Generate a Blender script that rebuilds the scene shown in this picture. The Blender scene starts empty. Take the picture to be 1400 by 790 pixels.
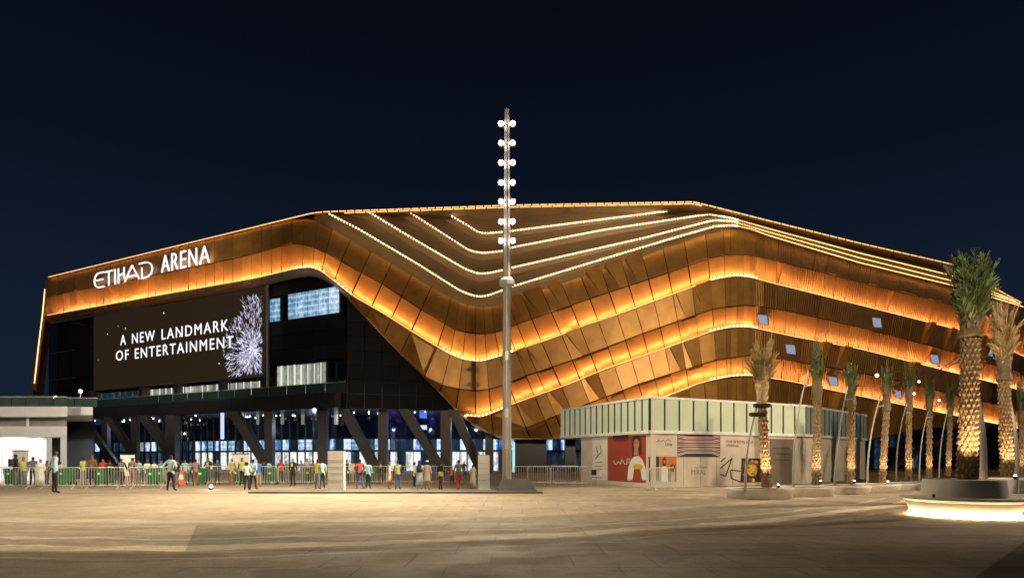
import bpy, bmesh, math, random
from mathutils import Vector, Matrix
random.seed(7)
R = random.Random(11)
scn = bpy.context.scene
COL = scn.collection
F, CX, HY, EYE = 850.0, 700.0, 625.0, 1.6     # focal length in photo pixels, principal column, horizon row, eye height

# ---------------------------------------------------------------- camera, world, exposure
cd = bpy.data.cameras.new('camera'); cam = bpy.data.objects.new('camera', cd); COL.objects.link(cam)
cam.location = (0, 0, EYE); cam.rotation_euler = (math.pi/2, 0, 0)
cd.sensor_width = 36; cd.lens = 36*F/1400; cd.shift_y = (HY-395)/1400; cd.clip_end = 3000; cd.clip_start = .1
scn.camera = cam
w = bpy.data.worlds.new('World'); scn.world = w; w.use_nodes = True
nt = w.node_tree; nt.nodes.clear()
out = nt.nodes.new('ShaderNodeOutputWorld'); bg = nt.nodes.new('ShaderNodeBackground')
tc = nt.nodes.new('ShaderNodeTexCoord'); sx = nt.nodes.new('ShaderNodeSeparateXYZ'); rp = nt.nodes.new('ShaderNodeValToRGB')
nt.links.new(tc.outputs['Generated'], sx.inputs[0]); nt.links.new(sx.outputs['Z'], rp.inputs[0])
nt.links.new(rp.outputs[0], bg.inputs[0]); nt.links.new(bg.outputs[0], out.inputs[0])
e = rp.color_ramp.elements
e[0].position = 0; e[0].color = (.0085, .0175, .035, 1)
e[1].position = .62; e[1].color = (.0016, .0026, .0065, 1)
m_ = e.new(.2); m_.color = (.0062, .0125, .027, 1)
m_ = e.new(.4); m_.color = (.0032, .0058, .0135, 1)
bg.inputs[1].default_value = 1.0
scn.view_settings.view_transform = 'Standard'; scn.view_settings.look = 'None'
scn.view_settings.exposure = 0; scn.view_settings.gamma = 1; scn.view_settings.use_curve_mapping = False
scn.cycles.use_denoising = True
scn.cycles.max_bounces = 6
scn.cycles.sample_clamp_indirect = 4

# ---------------------------------------------------------------- helpers
def px3(px, py, Y): return Vector(((px-CX)/F*Y, Y, EYE+(HY-py)/F*Y))
def gnd(px, py):
    Y = F*EYE/(py-HY); return Vector(((px-CX)/F*Y, Y, 0))
def lerp(a, b, t): return a+(b-a)*t
def interp(pts, x):
    if x <= pts[0][0]:
        (a, b), (c, d) = pts[0], pts[1]; return b+(d-b)*(x-a)/(c-a)
    for (a, b), (c, d) in zip(pts, pts[1:]):
        if x <= c: return b+(d-b)*(x-a)/(c-a)
    (a, b), (c, d) = pts[-2], pts[-1]; return d+(d-b)*(x-c)/(c-a)
def smooth(pts, wd=9):
    def f(x):
        return sum(interp(pts, x+k*wd/3)*wt for k, wt in ((-3, 1), (-2, 2), (-1, 3), (0, 3), (1, 3), (2, 2), (3, 1)))/15
    return f

class MB:
    def __init__(s): s.v = []; s.f = []; s.m = []; s.uv = []
    def quad(s, a, b, c, d, m=0, uv=None):
        n = len(s.v); s.v += [tuple(a), tuple(b), tuple(c), tuple(d)]; s.f.append((n, n+1, n+2, n+3)); s.m.append(m)
        s.uv += uv or [(0, 0), (1, 0), (1, 1), (0, 1)]; return s
    def poly(s, pts, m=0):
        n = len(s.v); s.v += [tuple(p) for p in pts]; s.f.append(tuple(range(n, n+len(pts)))); s.m.append(m); s.uv += [(0, 0)]*len(pts); return s
    def hexa(s, b, t, m=0, uvs=None):
        """b, t: matching quads (front, back); closed solid"""
        n = len(s.v); s.v += [tuple(p) for p in b]+[tuple(p) for p in t]
        fs = [(0, 1, 2, 3), (7, 6, 5, 4), (0, 4, 5, 1), (1, 5, 6, 2), (2, 6, 7, 3), (3, 7, 4, 0)]
        st = [(0, 0), (1, 0), (1, 1), (0, 1)]*2
        for f in fs:
            s.f.append(tuple(n+i for i in f)); s.m.append(m); s.uv += [st[i] for i in f]
        return s
    def box(s, c, sz, m=0, M=None):
        x, y, z = sz[0]/2, sz[1]/2, sz[2]/2; c = Vector(c)
        q = [Vector(p) for p in ((-x, -y, -z), (x, -y, -z), (x, -y, z), (-x, -y, z))]
        r = [Vector(p) for p in ((-x, y, -z), (x, y, -z), (x, y, z), (-x, y, z))]
        if M is not None: q = [M @ p for p in q]; r = [M @ p for p in r]
        return s.hexa([p+c for p in q], [p+c for p in r], m)
    def tube(s, pts, r, n=8, m=0, caps=True):
        pts = [Vector(p) for p in pts]; rs = r if isinstance(r, (list, tuple)) else [r]*len(pts)
        base = len(s.v); up = None
        for i, p in enumerate(pts):
            d = (pts[min(i+1, len(pts)-1)]-pts[max(i-1, 0)]).normalized()
            if up is None: up = Vector((0, 0, 1)) if abs(d.z) < .9 else Vector((1, 0, 0))
            a = d.cross(up).normalized(); b = a.cross(d).normalized(); up = b
            for k in range(n):
                t = 2*math.pi*k/n; s.v.append(tuple(p+(a*math.cos(t)+b*math.sin(t))*rs[i]))
        for i in range(len(pts)-1):
            for k in range(n):
                k2 = (k+1) % n
                s.f.append((base+i*n+k, base+i*n+k2, base+(i+1)*n+k2, base+(i+1)*n+k)); s.m.append(m); s.uv += [(0, 0)]*4
        if caps:
            s.f.append(tuple(base+k for k in range(n-1, -1, -1))); s.m.append(m); s.uv += [(0, 0)]*n
            e_ = base+(len(pts)-1)*n; s.f.append(tuple(e_+k for k in range(n))); s.m.append(m); s.uv += [(0, 0)]*n
        return s
    def lathe(s, prof, c=(0, 0, 0), n=32, m=0, sx_=1, sy_=1):
        base = len(s.v)
        for r, z in prof:
            for k in range(n):
                t = 2*math.pi*k/n; s.v.append((c[0]+r*math.cos(t)*sx_, c[1]+r*math.sin(t)*sy_, c[2]+z))
        for i in range(len(prof)-1):
            for k in range(n):
                k2 = (k+1) % n
                s.f.append((base+i*n+k, base+i*n+k2, base+(i+1)*n+k2, base+(i+1)*n+k)); s.m.append(m); s.uv += [(0, 0)]*4
        return s
    def build(s, name, mats, parent=None, smooth_=False, loc=None, kind=None, label=None):
        me = s.mesh(name, mats, smooth_)
        return link(name, me, parent, loc, kind, label)
    def mesh(s, name, mats, smooth_=False):
        me = bpy.data.meshes.new(name); me.from_pydata(s.v, [], s.f)
        for mt in (mats if isinstance(mats, (list, tuple)) else [mats]): me.materials.append(mt)
        me.polygons.foreach_set('material_index', s.m)
        if smooth_: me.polygons.foreach_set('use_smooth', [True]*len(s.f))
        uvl = me.uv_layers.new(name='UVMap'); flat = [c for uv in s.uv for c in uv]
        if len(flat) == 2*len(me.loops): uvl.data.foreach_set('uv', flat)
        me.update(); return me
def link(name, me, parent=None, loc=None, kind=None, label=None):
    o = bpy.data.objects.new(name, me); COL.objects.link(o)
    if parent is not None: o.parent = parent
    if loc is not None: o.location = loc
    if kind: o['kind'] = kind
    if label: o['label'] = label
    return o
def tag(o, label, cat, group=None):
    o['label'] = label; o['category'] = cat
    if group: o['group'] = group
    return o
def thing(name, label, cat, loc=(0, 0, 0), rz=0, group=None):
    o = bpy.data.objects.new(name, None); COL.objects.link(o); o.location = loc; o.rotation_euler = (0, 0, rz); o.empty_display_size = .3
    return tag(o, label, cat, group)
def copy_tree(o, parent=None):
    c = o.copy(); COL.objects.link(c)
    if parent is not None: c.parent = parent
    for ch in list(o.children): copy_tree(ch, c)
    return c

def mat(name, col, rough=.6, metal=0., emit=None, es=0., var=.12, scale=2., bump=0., bscale=30., ribs=0, coat=0., island=0., spec=None):
    m = bpy.data.materials.new(name); m.use_nodes = True; n = m.node_tree.nodes; L = m.node_tree.links
    b = n['Principled BSDF']; b.inputs['Roughness'].default_value = rough; b.inputs['Metallic'].default_value = metal
    if spec is not None: b.inputs['Specular IOR Level'].default_value = spec
    if coat: b.inputs['Coat Weight'].default_value = coat; b.inputs['Coat Roughness'].default_value = .08
    c = (*col, 1)
    geo = n.new('ShaderNodeNewGeometry'); nz = n.new('ShaderNodeTexNoise'); nz.inputs['Scale'].default_value = scale; nz.inputs['Detail'].default_value = 6
    L.new(geo.outputs['Position'], nz.inputs['Vector'])
    mr = n.new('ShaderNodeMapRange'); mr.inputs['From Min'].default_value = .3; mr.inputs['From Max'].default_value = .7
    mr.inputs['To Min'].default_value = 1-var; mr.inputs['To Max'].default_value = 1+var
    L.new(nz.outputs['Fac'], mr.inputs['Value']); fac = mr.outputs[0]
    if island:
        oi = n.new('ShaderNodeObjectInfo'); wn = n.new('ShaderNodeTexWhiteNoise'); wn.noise_dimensions = '4D'
        ad = n.new('ShaderNodeMath'); ad.operation = 'ADD'; L.new(oi.outputs['Random'], ad.inputs[0]); L.new(geo.outputs['Random Per Island'], ad.inputs[1])
        L.new(ad.outputs[0], wn.inputs['W'])
        wn.inputs['Vector'].default_value = (.3, .3, .3)
        m2 = n.new('ShaderNodeMapRange'); m2.inputs['To Min'].default_value = 1-island; m2.inputs['To Max'].default_value = 1+island
        L.new(wn.outputs['Value'], m2.inputs['Value'])
        mu = n.new('ShaderNodeMath'); mu.operation = 'MULTIPLY'; L.new(fac, mu.inputs[0]); L.new(m2.outputs[0], mu.inputs[1]); fac = mu.outputs[0]
    vm = n.new('ShaderNodeVectorMath'); vm.operation = 'SCALE'; vm.inputs[0].default_value = col; L.new(fac, vm.inputs['Scale'])
    L.new(vm.outputs[0], b.inputs['Base Color'])
    last = None
    if bump:
        n2 = n.new('ShaderNodeTexNoise'); n2.inputs['Scale'].default_value = bscale; n2.inputs['Detail'].default_value = 4
        L.new(geo.outputs['Position'], n2.inputs['Vector'])
        bp = n.new('ShaderNodeBump'); bp.inputs['Strength'].default_value = bump; bp.inputs['Distance'].default_value = .05
        L.new(n2.outputs['Fac'], bp.inputs['Height']); last = bp
    if ribs:
        uv = n.new('ShaderNodeUVMap'); sp = n.new('ShaderNodeSeparateXYZ'); L.new(uv.outputs[0], sp.inputs[0])
        mm = n.new('ShaderNodeMath'); mm.operation = 'MULTIPLY'; mm.inputs[1].default_value = ribs*2*math.pi; L.new(sp.outputs['X'], mm.inputs[0])
        sn = n.new('ShaderNodeMath'); sn.operation = 'SINE'; L.new(mm.outputs[0], sn.inputs[0])
        bp = n.new('ShaderNodeBump'); bp.inputs['Strength'].default_value = .8; bp.inputs['Distance'].default_value = .05
        L.new(sn.outputs[0], bp.inputs['Height'])
        if last: L.new(last.outputs[0], bp.inputs['Normal'])
        last = bp
    if last: L.new(last.outputs[0], b.inputs['Normal'])
    if emit:
        b.inputs['Emission Color'].default_value = (*emit, 1); b.inputs['Emission Strength'].default_value = es
    return m
def emat(name, col, s): 
    return mat(name, (.02, .02, .02), .5, 0, col, s, var=.02)

WARM = (1., .52, .27)
M = dict(

 gold=mat('gold_panel_metal', (.54, .265, .062), .40, .4, var=.16, scale=.9, bump=.2, bscale=3, island=.18),
 goldrib=mat('gold_ribbed_metal', (.50, .24, .056), .40, .4, var=.14, scale=.8, ribs=5, island=.2),
 goldback=mat('gold_backing_metal', (.015, .009, .005), .8, .0),
 goldlip=mat('gold_edge_trim', (.50, .27, .09), .4, .5),
 terrace=mat('bronze_roof_terrace', (.24, .165, .09), .5, .2, var=.1, scale=.4),
 led=emat('amber_led_line', WARM, 56),
 ledtop=emat('amber_roof_edge_light', (1, .46, .16), 2.2),
 lededge=emat('amber_edge_light', (1, .58, .25), 2.6),
 blacktile=mat('black_satin_tile', (.006, .0065, .008), .5, .0, var=.15, scale=.5, island=.3, spec=.12),
 ledamber=emat('amber_led_dot', (1, .50, .17), 4.5),
 leddot=emat('warm_led_dot', (1, .66, .30), 11),
 dark=mat('charcoal_cladding', (.019, .020, .024), .35, .2, var=.12, scale=.5, island=.25),
 darkglass=mat('dark_facade_glass', (.008, .010, .014), .08, 0, coat=.3, island=.2),
 fascia=mat('graphite_fascia', (.035, .036, .04), .4, .2, island=.12),
 column=mat('grey_column_cladding', (.075, .072, .07), .45, .3),
 soffit=mat('glossy_soffit_metal', (.10, .10, .11), .22, .7, var=.15, scale=.8, island=.2),
 screen=mat('led_screen_face', (.005, .004, .003), .6, 0, (.052, .031, .017), .42, var=.1, spec=.1),
 white_e=emat('white_letter_light', (1, .98, 1), 1.3),
 sign_e=emat('lilac_white_sign_light', (.93, .88, 1), 1.4),
 fw=emat('lilac_firework_light', (.66, .58, 1), 1.15),
 fw2=emat('pale_firework_light', (.9, .88, 1), 1.4),
 white=mat('white_painted_render', (.60, .64, .71), .55, var=.05),
 whitetrim=mat('white_metal_trim', (.78, .78, .76), .4),
 greyband=mat('grey_wall_band', (.22, .215, .22), .6),
 kwall=mat('kiosk_white_hoarding', (.60, .535, .45), .6, var=.09, scale=1.2),
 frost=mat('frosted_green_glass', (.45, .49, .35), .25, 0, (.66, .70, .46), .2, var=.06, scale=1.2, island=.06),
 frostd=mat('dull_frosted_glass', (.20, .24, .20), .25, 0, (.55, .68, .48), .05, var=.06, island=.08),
 mull=mat('dark_mullion', (.03, .035, .03), .4, .3),
 steel=mat('galvanised_steel', (.58, .57, .52), .4, .2, var=.1, scale=5),
 pole=mat('grey_painted_pole', (.36, .345, .32), .45, .1, var=.12, scale=1.5),
 conc=mat('planter_concrete', (.56, .51, .45), .75, var=.10, scale=3, bump=.15, bscale=40),
 pedest=mat('mast_plinth_concrete', (.12, .115, .11), .8, var=.1, scale=3),
 soil=mat('dark_soil', (.04, .03, .02), .95),
 lamp=emat('mast_lamp_light', (1, .93, .80), 36),
 lampbody=mat('lamp_housing_grey', (.03, .03, .03), .5, .4),
 bulb=emat('string_bulb_light', (1, .85, .6), 10),
 uplight=emat('uplight_lens_light', (1, .85, .6), 22),
 trunk=mat('palm_trunk_bark', (.20, .125, .06), .85, var=.25, scale=9, bump=.4, bscale=30),
 wrap=mat('palm_burlap_wrap', (.12, .085, .045), .9, var=.25, scale=8, bump=.5, bscale=25),
 leaf=mat('palm_leaf_green', (.075, .10, .032), .5, var=.35, scale=4, island=.35),
 straw=mat('palm_leaf_straw', (.36, .26, .11), .7, var=.25, scale=4, island=.35),
 bin=mat('green_bin_plastic', (.022, .16, .05), .45, var=.08),
 binlid=mat('dark_green_lid', (.02, .12, .04), .45),
 black=mat('black_rubber', (.015, .015, .015), .6),
 red=mat('red_poster_print', (.34, .06, .032), .55, var=.04),
 orange=mat('orange_poster_print', (.55, .16, .03), .55),
 navy=mat('navy_poster_print', (.015, .035, .07), .5),
 ink=mat('black_print_ink', (.03, .03, .03), .6),
 greyink=mat('grey_print_ink', (.16, .13, .10), .6),
 paperw=mat('white_print', (.75, .72, .68), .6),
 skinp=mat('printed_skin_tone', (.42, .20, .11), .6),
 hairp=mat('printed_dark_hair', (.05, .025, .02), .6),
 denim=mat('printed_denim', (.14, .28, .42), .6),
 yellowp=mat('printed_yellow', (.65, .42, .05), .6),
 greenp=mat('printed_green', (.10, .2, .04), .6),
 linew=mat('printed_pale_line', (.70, .62, .6), .6),
 linered=mat('printed_red_line', (.45, .10, .08), .6),
 cone=mat('orange_cone_plastic', (.85, .12, .03), .5),
 board=mat('white_board_panel', (.74, .72, .70), .5, var=.03),
)
# ---------------------------------------------------------------- mast lamps and the second floodlight mast (behind the viewer)
def spot(name, loc, target, power, angle, blend=.6, col=(1, .82, .58), r=.15, parent=None):
    ld = bpy.data.lights.new(name, 'SPOT'); ld.energy = power; ld.spot_size = math.radians(angle); ld.spot_blend = blend; ld.color = col; ld.shadow_soft_size = r
    o = bpy.data.objects.new(name, ld); COL.objects.link(o); o.location = loc
    o.rotation_euler = (Vector(target)-Vector(loc)).to_track_quat('-Z', 'Y').to_euler()
    if parent is not None: o.parent = parent
    return o
def point(name, loc, power, col=(1, .85, .6), r=.1, parent=None):
    ld = bpy.data.lights.new(name, 'POINT'); ld.energy = power; ld.color = col; ld.shadow_soft_size = r
    o = bpy.data.objects.new(name, ld); COL.objects.link(o); o.location = loc
    if parent is not None: o.parent = parent
    return o
MX, MY = px3(693, 625, 28.3).x, 28.3
# ================================================================ SETTING
def ground_material():
    m = bpy.data.materials.new('plaza_concrete'); m.use_nodes = True; n = m.node_tree.nodes; L = m.node_tree.links
    b = n['Principled BSDF']; b.inputs['Specular IOR Level'].default_value = .25
    geo = n.new('ShaderNodeNewGeometry'); P = geo.outputs['Position']
    sp = n.new('ShaderNodeSeparateXYZ'); L.new(P, sp.inputs[0])
    def math_(op, a, b_=None, c=None):
        k = n.new('ShaderNodeMath'); k.operation = op
        for i, v in enumerate((a, b_, c)):
            if v is None: continue
            if isinstance(v, (int, float)): k.inputs[i].default_value = v
            else: L.new(v, k.inputs[i])
        return k.outputs[0]
    def noise(s, d=5, sc=None):
        k = n.new('ShaderNodeTexNoise'); k.inputs['Scale'].default_value = s; k.inputs['Detail'].default_value = d
        if sc:
            mp = n.new('ShaderNodeMapping'); mp.inputs['Scale'].default_value = sc; L.new(P, mp.inputs[0]); L.new(mp.outputs[0], k.inputs['Vector'])
        else: L.new(P, k.inputs['Vector'])
        return k.outputs['Fac']
    def rng(v, a, b_, c, d, sm=True):
        k = n.new('ShaderNodeMapRange'); k.interpolation_type = 'SMOOTHSTEP' if sm else 'LINEAR'; L.new(v, k.inputs[0])
        for i, x in enumerate((a, b_, c, d)): k.inputs[i+1].default_value = x
        return k.outputs[0]
    X, Y = sp.outputs['X'], sp.outputs['Y']
    wob = math_('MULTIPLY', math_('SUBTRACT', noise(.22, 4), .5), 1.4)
    f = rng(noise(.13, 5), .36, .64, .86, 1.14)
    f = math_('MULTIPLY', f, rng(noise(.9, 9, (1, .7, 1)), .3, .7, .90, 1.10))
    f = math_('MULTIPLY', f, rng(noise(28, 6), .3, .7, .84, 1.16))
    f = math_('MULTIPLY', f, rng(noise(3.5, 8, (1, .8, 1)), .3, .7, .9, 1.1))
    ragged = math_('MULTIPLY', math_('SUBTRACT', noise(1.1, 10, (.5, 1, 1)), .5), .9)
    # dust sweeps left by vehicles curving across the asphalt, with ragged edges
    arc = math_('ADD', math_('ADD', math_('MULTIPLY', X, .38), math_('MULTIPLY', math_('MULTIPLY', X, X), .022)), 12.6)
    d = math_('ADD', math_('SUBTRACT', Y, arc), math_('ADD', wob, ragged))
    for o_, wd, k_ in ((0, .36, 1.85), (1.35, .13, 1.5), (4.6, .5, 1.3), (-1.3, .12, 1.45)):
        a = math_('ABSOLUTE', math_('SUBTRACT', d, o_)); f = math_('MULTIPLY', f, rng(a, wd*.8, wd, k_, 1))
    f = math_('MULTIPLY', f, rng(d, -.62, -.50, .66, 1))       # darker old asphalt nearer than the sweep
    f = math_('MULTIPLY', f, rng(math_('MULTIPLY', noise(.5, 8, (.5, 1.6, 1)), rng(Y, 14, 20, 1, .5)), .53, .55, 1, .78))   # spill stains
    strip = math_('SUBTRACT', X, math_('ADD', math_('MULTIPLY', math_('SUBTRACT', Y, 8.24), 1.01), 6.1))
    f = math_('MULTIPLY', f, rng(strip, 0, .03, 1, .35))       # darker beyond a diagonal edge towards the right
    # darker resurfaced patch with a crisp edge, and pale repaired slabs on its left
    edge = math_('ADD', X, math_('MULTIPLY', math_('SUBTRACT', Y, 10.6), .46))
    in_y = math_('MULTIPLY', rng(Y, 10.6, 10.65, 0, 1), rng(Y, 14.7, 14.75, 1, 0))
    pale = math_('MULTIPLY', in_y, rng(edge, -5.6, -5.55, 1, 0))
    f = math_('MULTIPLY', f, rng(pale, 0, 1, 1, 1.25, False))
    sidep = math_('MULTIPLY', in_y, rng(edge, -5.6, -5.55, 0, 1)); sidep = math_('MULTIPLY', sidep, rng(X, 2, 6, 1, 0))
    f = math_('MULTIPLY', f, rng(sidep, 0, 1, 1, .74, False))
    oi = n.new('ShaderNodeObjectInfo')
    vm = n.new('ShaderNodeVectorMath'); vm.operation = 'SCALE'; vm.inputs[0].default_value = (.33, .272, .20); L.new(f, vm.inputs['Scale'])
    L.new(vm.outputs[0], b.inputs['Base Color'])
    L.new(rng(noise(.8, 5), .3, .7, .7, .9), b.inputs['Roughness'])
    bp = n.new('ShaderNodeBump'); bp.inputs['Strength'].default_value = .35; bp.inputs['Distance'].default_value = .02
    L.new(noise(45, 6), bp.inputs['Height']); L.new(bp.outputs[0], b.inputs['Normal'])
    return m
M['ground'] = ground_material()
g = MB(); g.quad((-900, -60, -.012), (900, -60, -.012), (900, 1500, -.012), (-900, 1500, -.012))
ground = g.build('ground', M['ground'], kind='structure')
# concrete paving slabs of the near plaza, each its own slab on the ground
paving = bpy.data.objects.new('paving', None); COL.objects.link(paving); paving['kind'] = 'structure'
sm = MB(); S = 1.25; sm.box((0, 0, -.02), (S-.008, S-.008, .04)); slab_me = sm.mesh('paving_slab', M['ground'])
far = MB(); cnt = 0
for j in range(0, 17):
    for i in range(-26, 27):
        x, y = i*S+(.5*S if j % 2 else 0)+.3, 7.2+j*S
        if abs(x) > (y+1)*.85+.6: continue
        dz = R.uniform(-.0012, .0012)
        if j < 9:
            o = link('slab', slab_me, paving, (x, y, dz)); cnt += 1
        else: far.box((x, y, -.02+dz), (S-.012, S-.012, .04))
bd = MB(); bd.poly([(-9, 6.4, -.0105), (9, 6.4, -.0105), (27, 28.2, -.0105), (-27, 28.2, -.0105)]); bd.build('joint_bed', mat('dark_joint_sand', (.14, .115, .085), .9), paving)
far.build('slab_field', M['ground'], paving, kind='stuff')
# low kerb of the mast island
a = MB()
x0, x1 = px3(340, 0, 27.6).x, px3(742, 0, 27.6).x
a.box(((x0+x1)/2, 28.5, .035), (x1-x0, 1.9, .10))
a.build('kerb', mat('kerb_concrete', (.20, .18, .16), .8), kind='structure')

# ================================================================ ARENA PLAN
plan_key = [(-66.5, 92), (-62.8, 84), (-20, 62), (-2.3, 64.6), (21.6, 60), (76, 95), (92, 112)]
cor = {1: .8, 2: 2.6, 3: 4.5, 4: 4.2, 5: 6}
plan = [Vector(plan_key[0])]
for i in range(1, len(plan_key)-1):
    p0, p1, p2 = (Vector(plan_key[i+k]) for k in (-1, 0, 1)); r = cor[i]
    a_ = p1+(p0-p1).normalized()*r; b_ = p1+(p2-p1).normalized()*r
    for k in range(9):
        t = k/8; plan.append(a_*(1-t)**2+p1*2*t*(1-t)+b_*t*t)
plan.append(Vector(plan_key[-1]))
def nrm(i):
    d = (plan[min(i+1, len(plan)-1)]-plan[max(i-1, 0)]).normalized(); return Vector((d.y, -d.x))
pn = [nrm(i) for i in range(len(plan))]
def hit(px, off):
    """plan point where the ray through column px meets the facade line offset outward by off"""
    k = (px-CX)/F; pr = None; best = None
    for p, n_ in zip(plan, pn):
        q = p+n_*off; v = q.x-k*q.y
        if pr is not None and pr[1] <= 0 < v:
            t = -pr[1]/(v-pr[1]); c = pr[0].lerp(q, t)
            if best is None or c.y < best.y: best = c
        pr = (q, v)
    if best is None and k < 0:      # past the left corner: carry the left facade line on
        d_ = Vector((.8895, -.4570)); o_ = Vector((-62.8, 84))+Vector((-.4570, -.8895))*off; t_ = (k*o_.y-o_.x)/(d_.x-k*d_.y); best = o_+d_*t_
    if best is None: q = plan[-1]+pn[-1]*off if k > 0 else plan[0]+pn[0]*off; best = Vector((k*q.y, q.y))
    return best
_h = {}
def hitc(px, off):
    key = (round(px, 2), round(off, 3))
    if key not in _h: _h[key] = hit(px, off)
    return _h[key]
def W(px, py, off=0.):
    q = hitc(px, off); return Vector((q.x, q.y, EYE+(HY-py)/F*q.y))
def H(px, z, off=0.):
    q = hitc(px, off); return Vector((q.x, q.y, z))
T = smooth([(60, 379.5), (425, 291), (445, 289), (700, 280), (948, 275.5), (983, 284), (1050, 301), (1176, 332), (1303, 361), (1376, 402), (1440, 436)], 5)
BT = smooth([(60, 383), (405, 299), (430, 299), (492, 336), (568, 379), (618, 408), (641, 418), (664, 420), (687, 415.6), (700, 410), (826, 368), (915, 337), (978, 316), (1004, 313.5), (1027, 318), (1050, 325), (1303, 394), (1396, 422), (1440, 441)])
MR1 = smooth([(60, 406.5), (76, 403), (295, 358.6), (350, 346), (388, 335), (406, 332), (426, 336), (451, 348.5), (481, 365), (530, 391), (555, 409), (579, 424.6), (601, 437), (622, 451), (658, 456.6), (686, 453), (700, 445), (809, 407), (915, 372.5), (976, 350), (1004, 347), (1027, 348.5), (1050, 353.5), (1187, 388), (1303, 417), (1400, 450), (1440, 465)])
L1_ = smooth([(60, 433), (137, 419), (220, 404), (350, 381), (405, 368), (426, 366), (439, 371), (464, 391), (483, 406), (522, 428), (563, 454), (614, 484.5), (636, 493), (658, 495), (686, 487), (700, 482), (727, 473), (764, 460), (801, 445), (841, 432), (923, 402), (976, 383), (1004, 378), (1027, 380), (1050, 386.5), (1303, 450), (1335, 457), (1397, 487), (1440, 505)])
BE = smooth([(60, 438), (350, 387), (405, 373.5), (430, 372), (451, 382), (480, 412), (522, 458), (563.5, 500), (591, 526), (619, 555.5), (636, 572), (658, 586), (685, 598), (705, 600), (800, 599), (1100, 604), (1186, 600), (1271, 583), (1366, 587), (1440, 595)])
MR2 = smooth([(560, 498), (591, 521), (616, 530), (650, 534), (686, 530), (700, 519), (742, 506), (801, 485), (881, 454.5), (955, 429), (976, 421), (1026, 416.6), (1080, 425), (1176, 447), (1303, 480), (1400, 512), (1440, 525)])
L2_ = smooth([(600, 558), (636, 569), (658, 571), (686, 560), (700, 553.5), (778, 525.7), (828, 505), (856, 495), (923, 472), (975, 453), (1000, 448), (1026, 448), (1080, 460), (1176, 478), (1370, 527), (1440, 548)])
MR3 = smooth([(640, 612), (700, 592), (765, 566), (880, 522), (954, 499), (976, 492), (1026, 485), (1080, 492), (1208, 515), (1366, 553), (1440, 572)])
L3_ = smooth([(640, 650), (766, 600), (870, 558), (919, 539), (954, 525), (975, 520), (1000, 515), (1026, 514), (1075, 521), (1208, 549), (1287, 565), (1366, 581), (1440, 597)])
LEAN = [(60, 0), (395, 0), (425, -.05), (450, -.3), (480, -.46), (590, -.46), (615, -.22), (650, 0), (672, .1), (695, .4), (760, .45), (850, .33), (960, .12), (1000, 0), (1060, -.04), (1110, -.16), (1440, -.16)]
rows = [(BT, 0), (MR1, 1), (L1_, 2), (MR2, 3), (L2_, 4), (MR3, 5), (L3_, 6), (BE, 7)]
OT = [0, .55, .25, .45, .25, .45, .25, .15]        # offset of a line seen as the foot of the row above
OL = [0, .30, .85, .50, .85, .50, .85, .15]        # offset of a line seen as the head of the row below
OT = [0, 1.2, .10, 1.3, .15, 1.3, .15, .20]
OL = [0, 1.2, 1.3, 1.3, 1.35, 1.3, 1.35, .20]

arena = thing('arena', 'large arena clad in glowing gold metal ribbons with a dark glass entrance front', 'arena', (0, 62, 0))
arena_inv = Matrix.Translation((0, -62, 0))
def apart(mb, name, mats, kind=None, label=None, smooth_=False, parent=None):
    mb.v = [(v[0], v[1]-62, v[2]) for v in mb.v]
    return mb.build(name, mats, parent or arena, smooth_, kind=kind, label=label)

# joint columns
def spacing(px):
    return interp([(60, 1.45), (440, 1.45), (470, 2.0), (600, 2.0), (612, .8), (686, .8), (700, 2.0), (962, 2.0), (974, .72), (1028, .72), (1040, 2.2), (1440, 2.3)], px)
cols_x = []; px = 62.
while px < 1436:
    cols_x.append(px)
    q = hitc(px, 0); st = spacing(px); dx = 1.
    # advance until the plan distance equals the spacing
    while (hitc(px+dx, 0)-q).length < st and px+dx < 1440: dx += .5
    px += dx
cols_x.append(1438.)
def joint(x0):
    """follow a panel joint down from the head line; returns [(x, y) or None] where it meets each row line"""
    x, y = x0, BT(x0); res = [(x, y)]; k = 1
    while k < 8 and y < 640:
        y += .5; x += interp(LEAN, x)*.5
        if y >= BE(x):
            res.append((x, BE(x))); break
        while k < 7 and y >= rows[k][0](x):
            res.append((x, y)); k += 1
    return res
J = [joint(x) for x in cols_x]
panels = []; back = MB()
def bilin(c, u, v):
    return (c[0]*(1-u)+c[1]*u)*(1-v)+(c[3]*(1-u)+c[2]*u)*v
for a_, b_ in zip(J, J[1:]):
    n = max(len(a_), len(b_))
    for r in range(n-1):
        if r+1 >= len(a_) and r+1 >= len(b_): continue
        A0 = a_[min(r, len(a_)-1)]; A1 = a_[min(r+1, len(a_)-1)]; B0 = b_[min(r, len(b_)-1)]; B1 = b_[min(r+1, len(b_)-1)]
        ia0, ia1 = min(r, len(a_)-1), min(r+1, len(a_)-1)
        # offsets: clamp to the bottom edge keeps a common offset
        def off(tab, k, L): return tab[k] if k < L-1 else .2
        oA0 = OL[r] if r < len(a_)-1 else .2; oB0 = OL[r] if r < len(b_)-1 else .2
        oA1 = OT[r+1] if r+1 < len(a_)-1 else .2; oB1 = OT[r+1] if r+1 < len(b_)-1 else .2
        c = [W(*A1, oA1), W(*B1, oB1), W(*B0, oB0), W(*A0, oA0)]
        if (c[0]-c[3]).length+(c[1]-c[2]).length < .35: continue
        nr = (c[1]-c[0]+c[2]-c[3]).cross(c[3]-c[0]+c[2]-c[1]).normalized()
        if nr.y > 0: nr = -nr
        back.quad(W(*A1, oA1-.75), W(*B1, oB1-.75), W(*B0, oB0-.75), W(*A0, oA0-.75))
        panels.append((r, c, nr, (A0[0]+B0[0])/2, abs(B0[0]-A0[0])*abs(A1[1]-A0[1]+B1[1]-B0[1])/2))
LIP = 1.35
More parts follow.
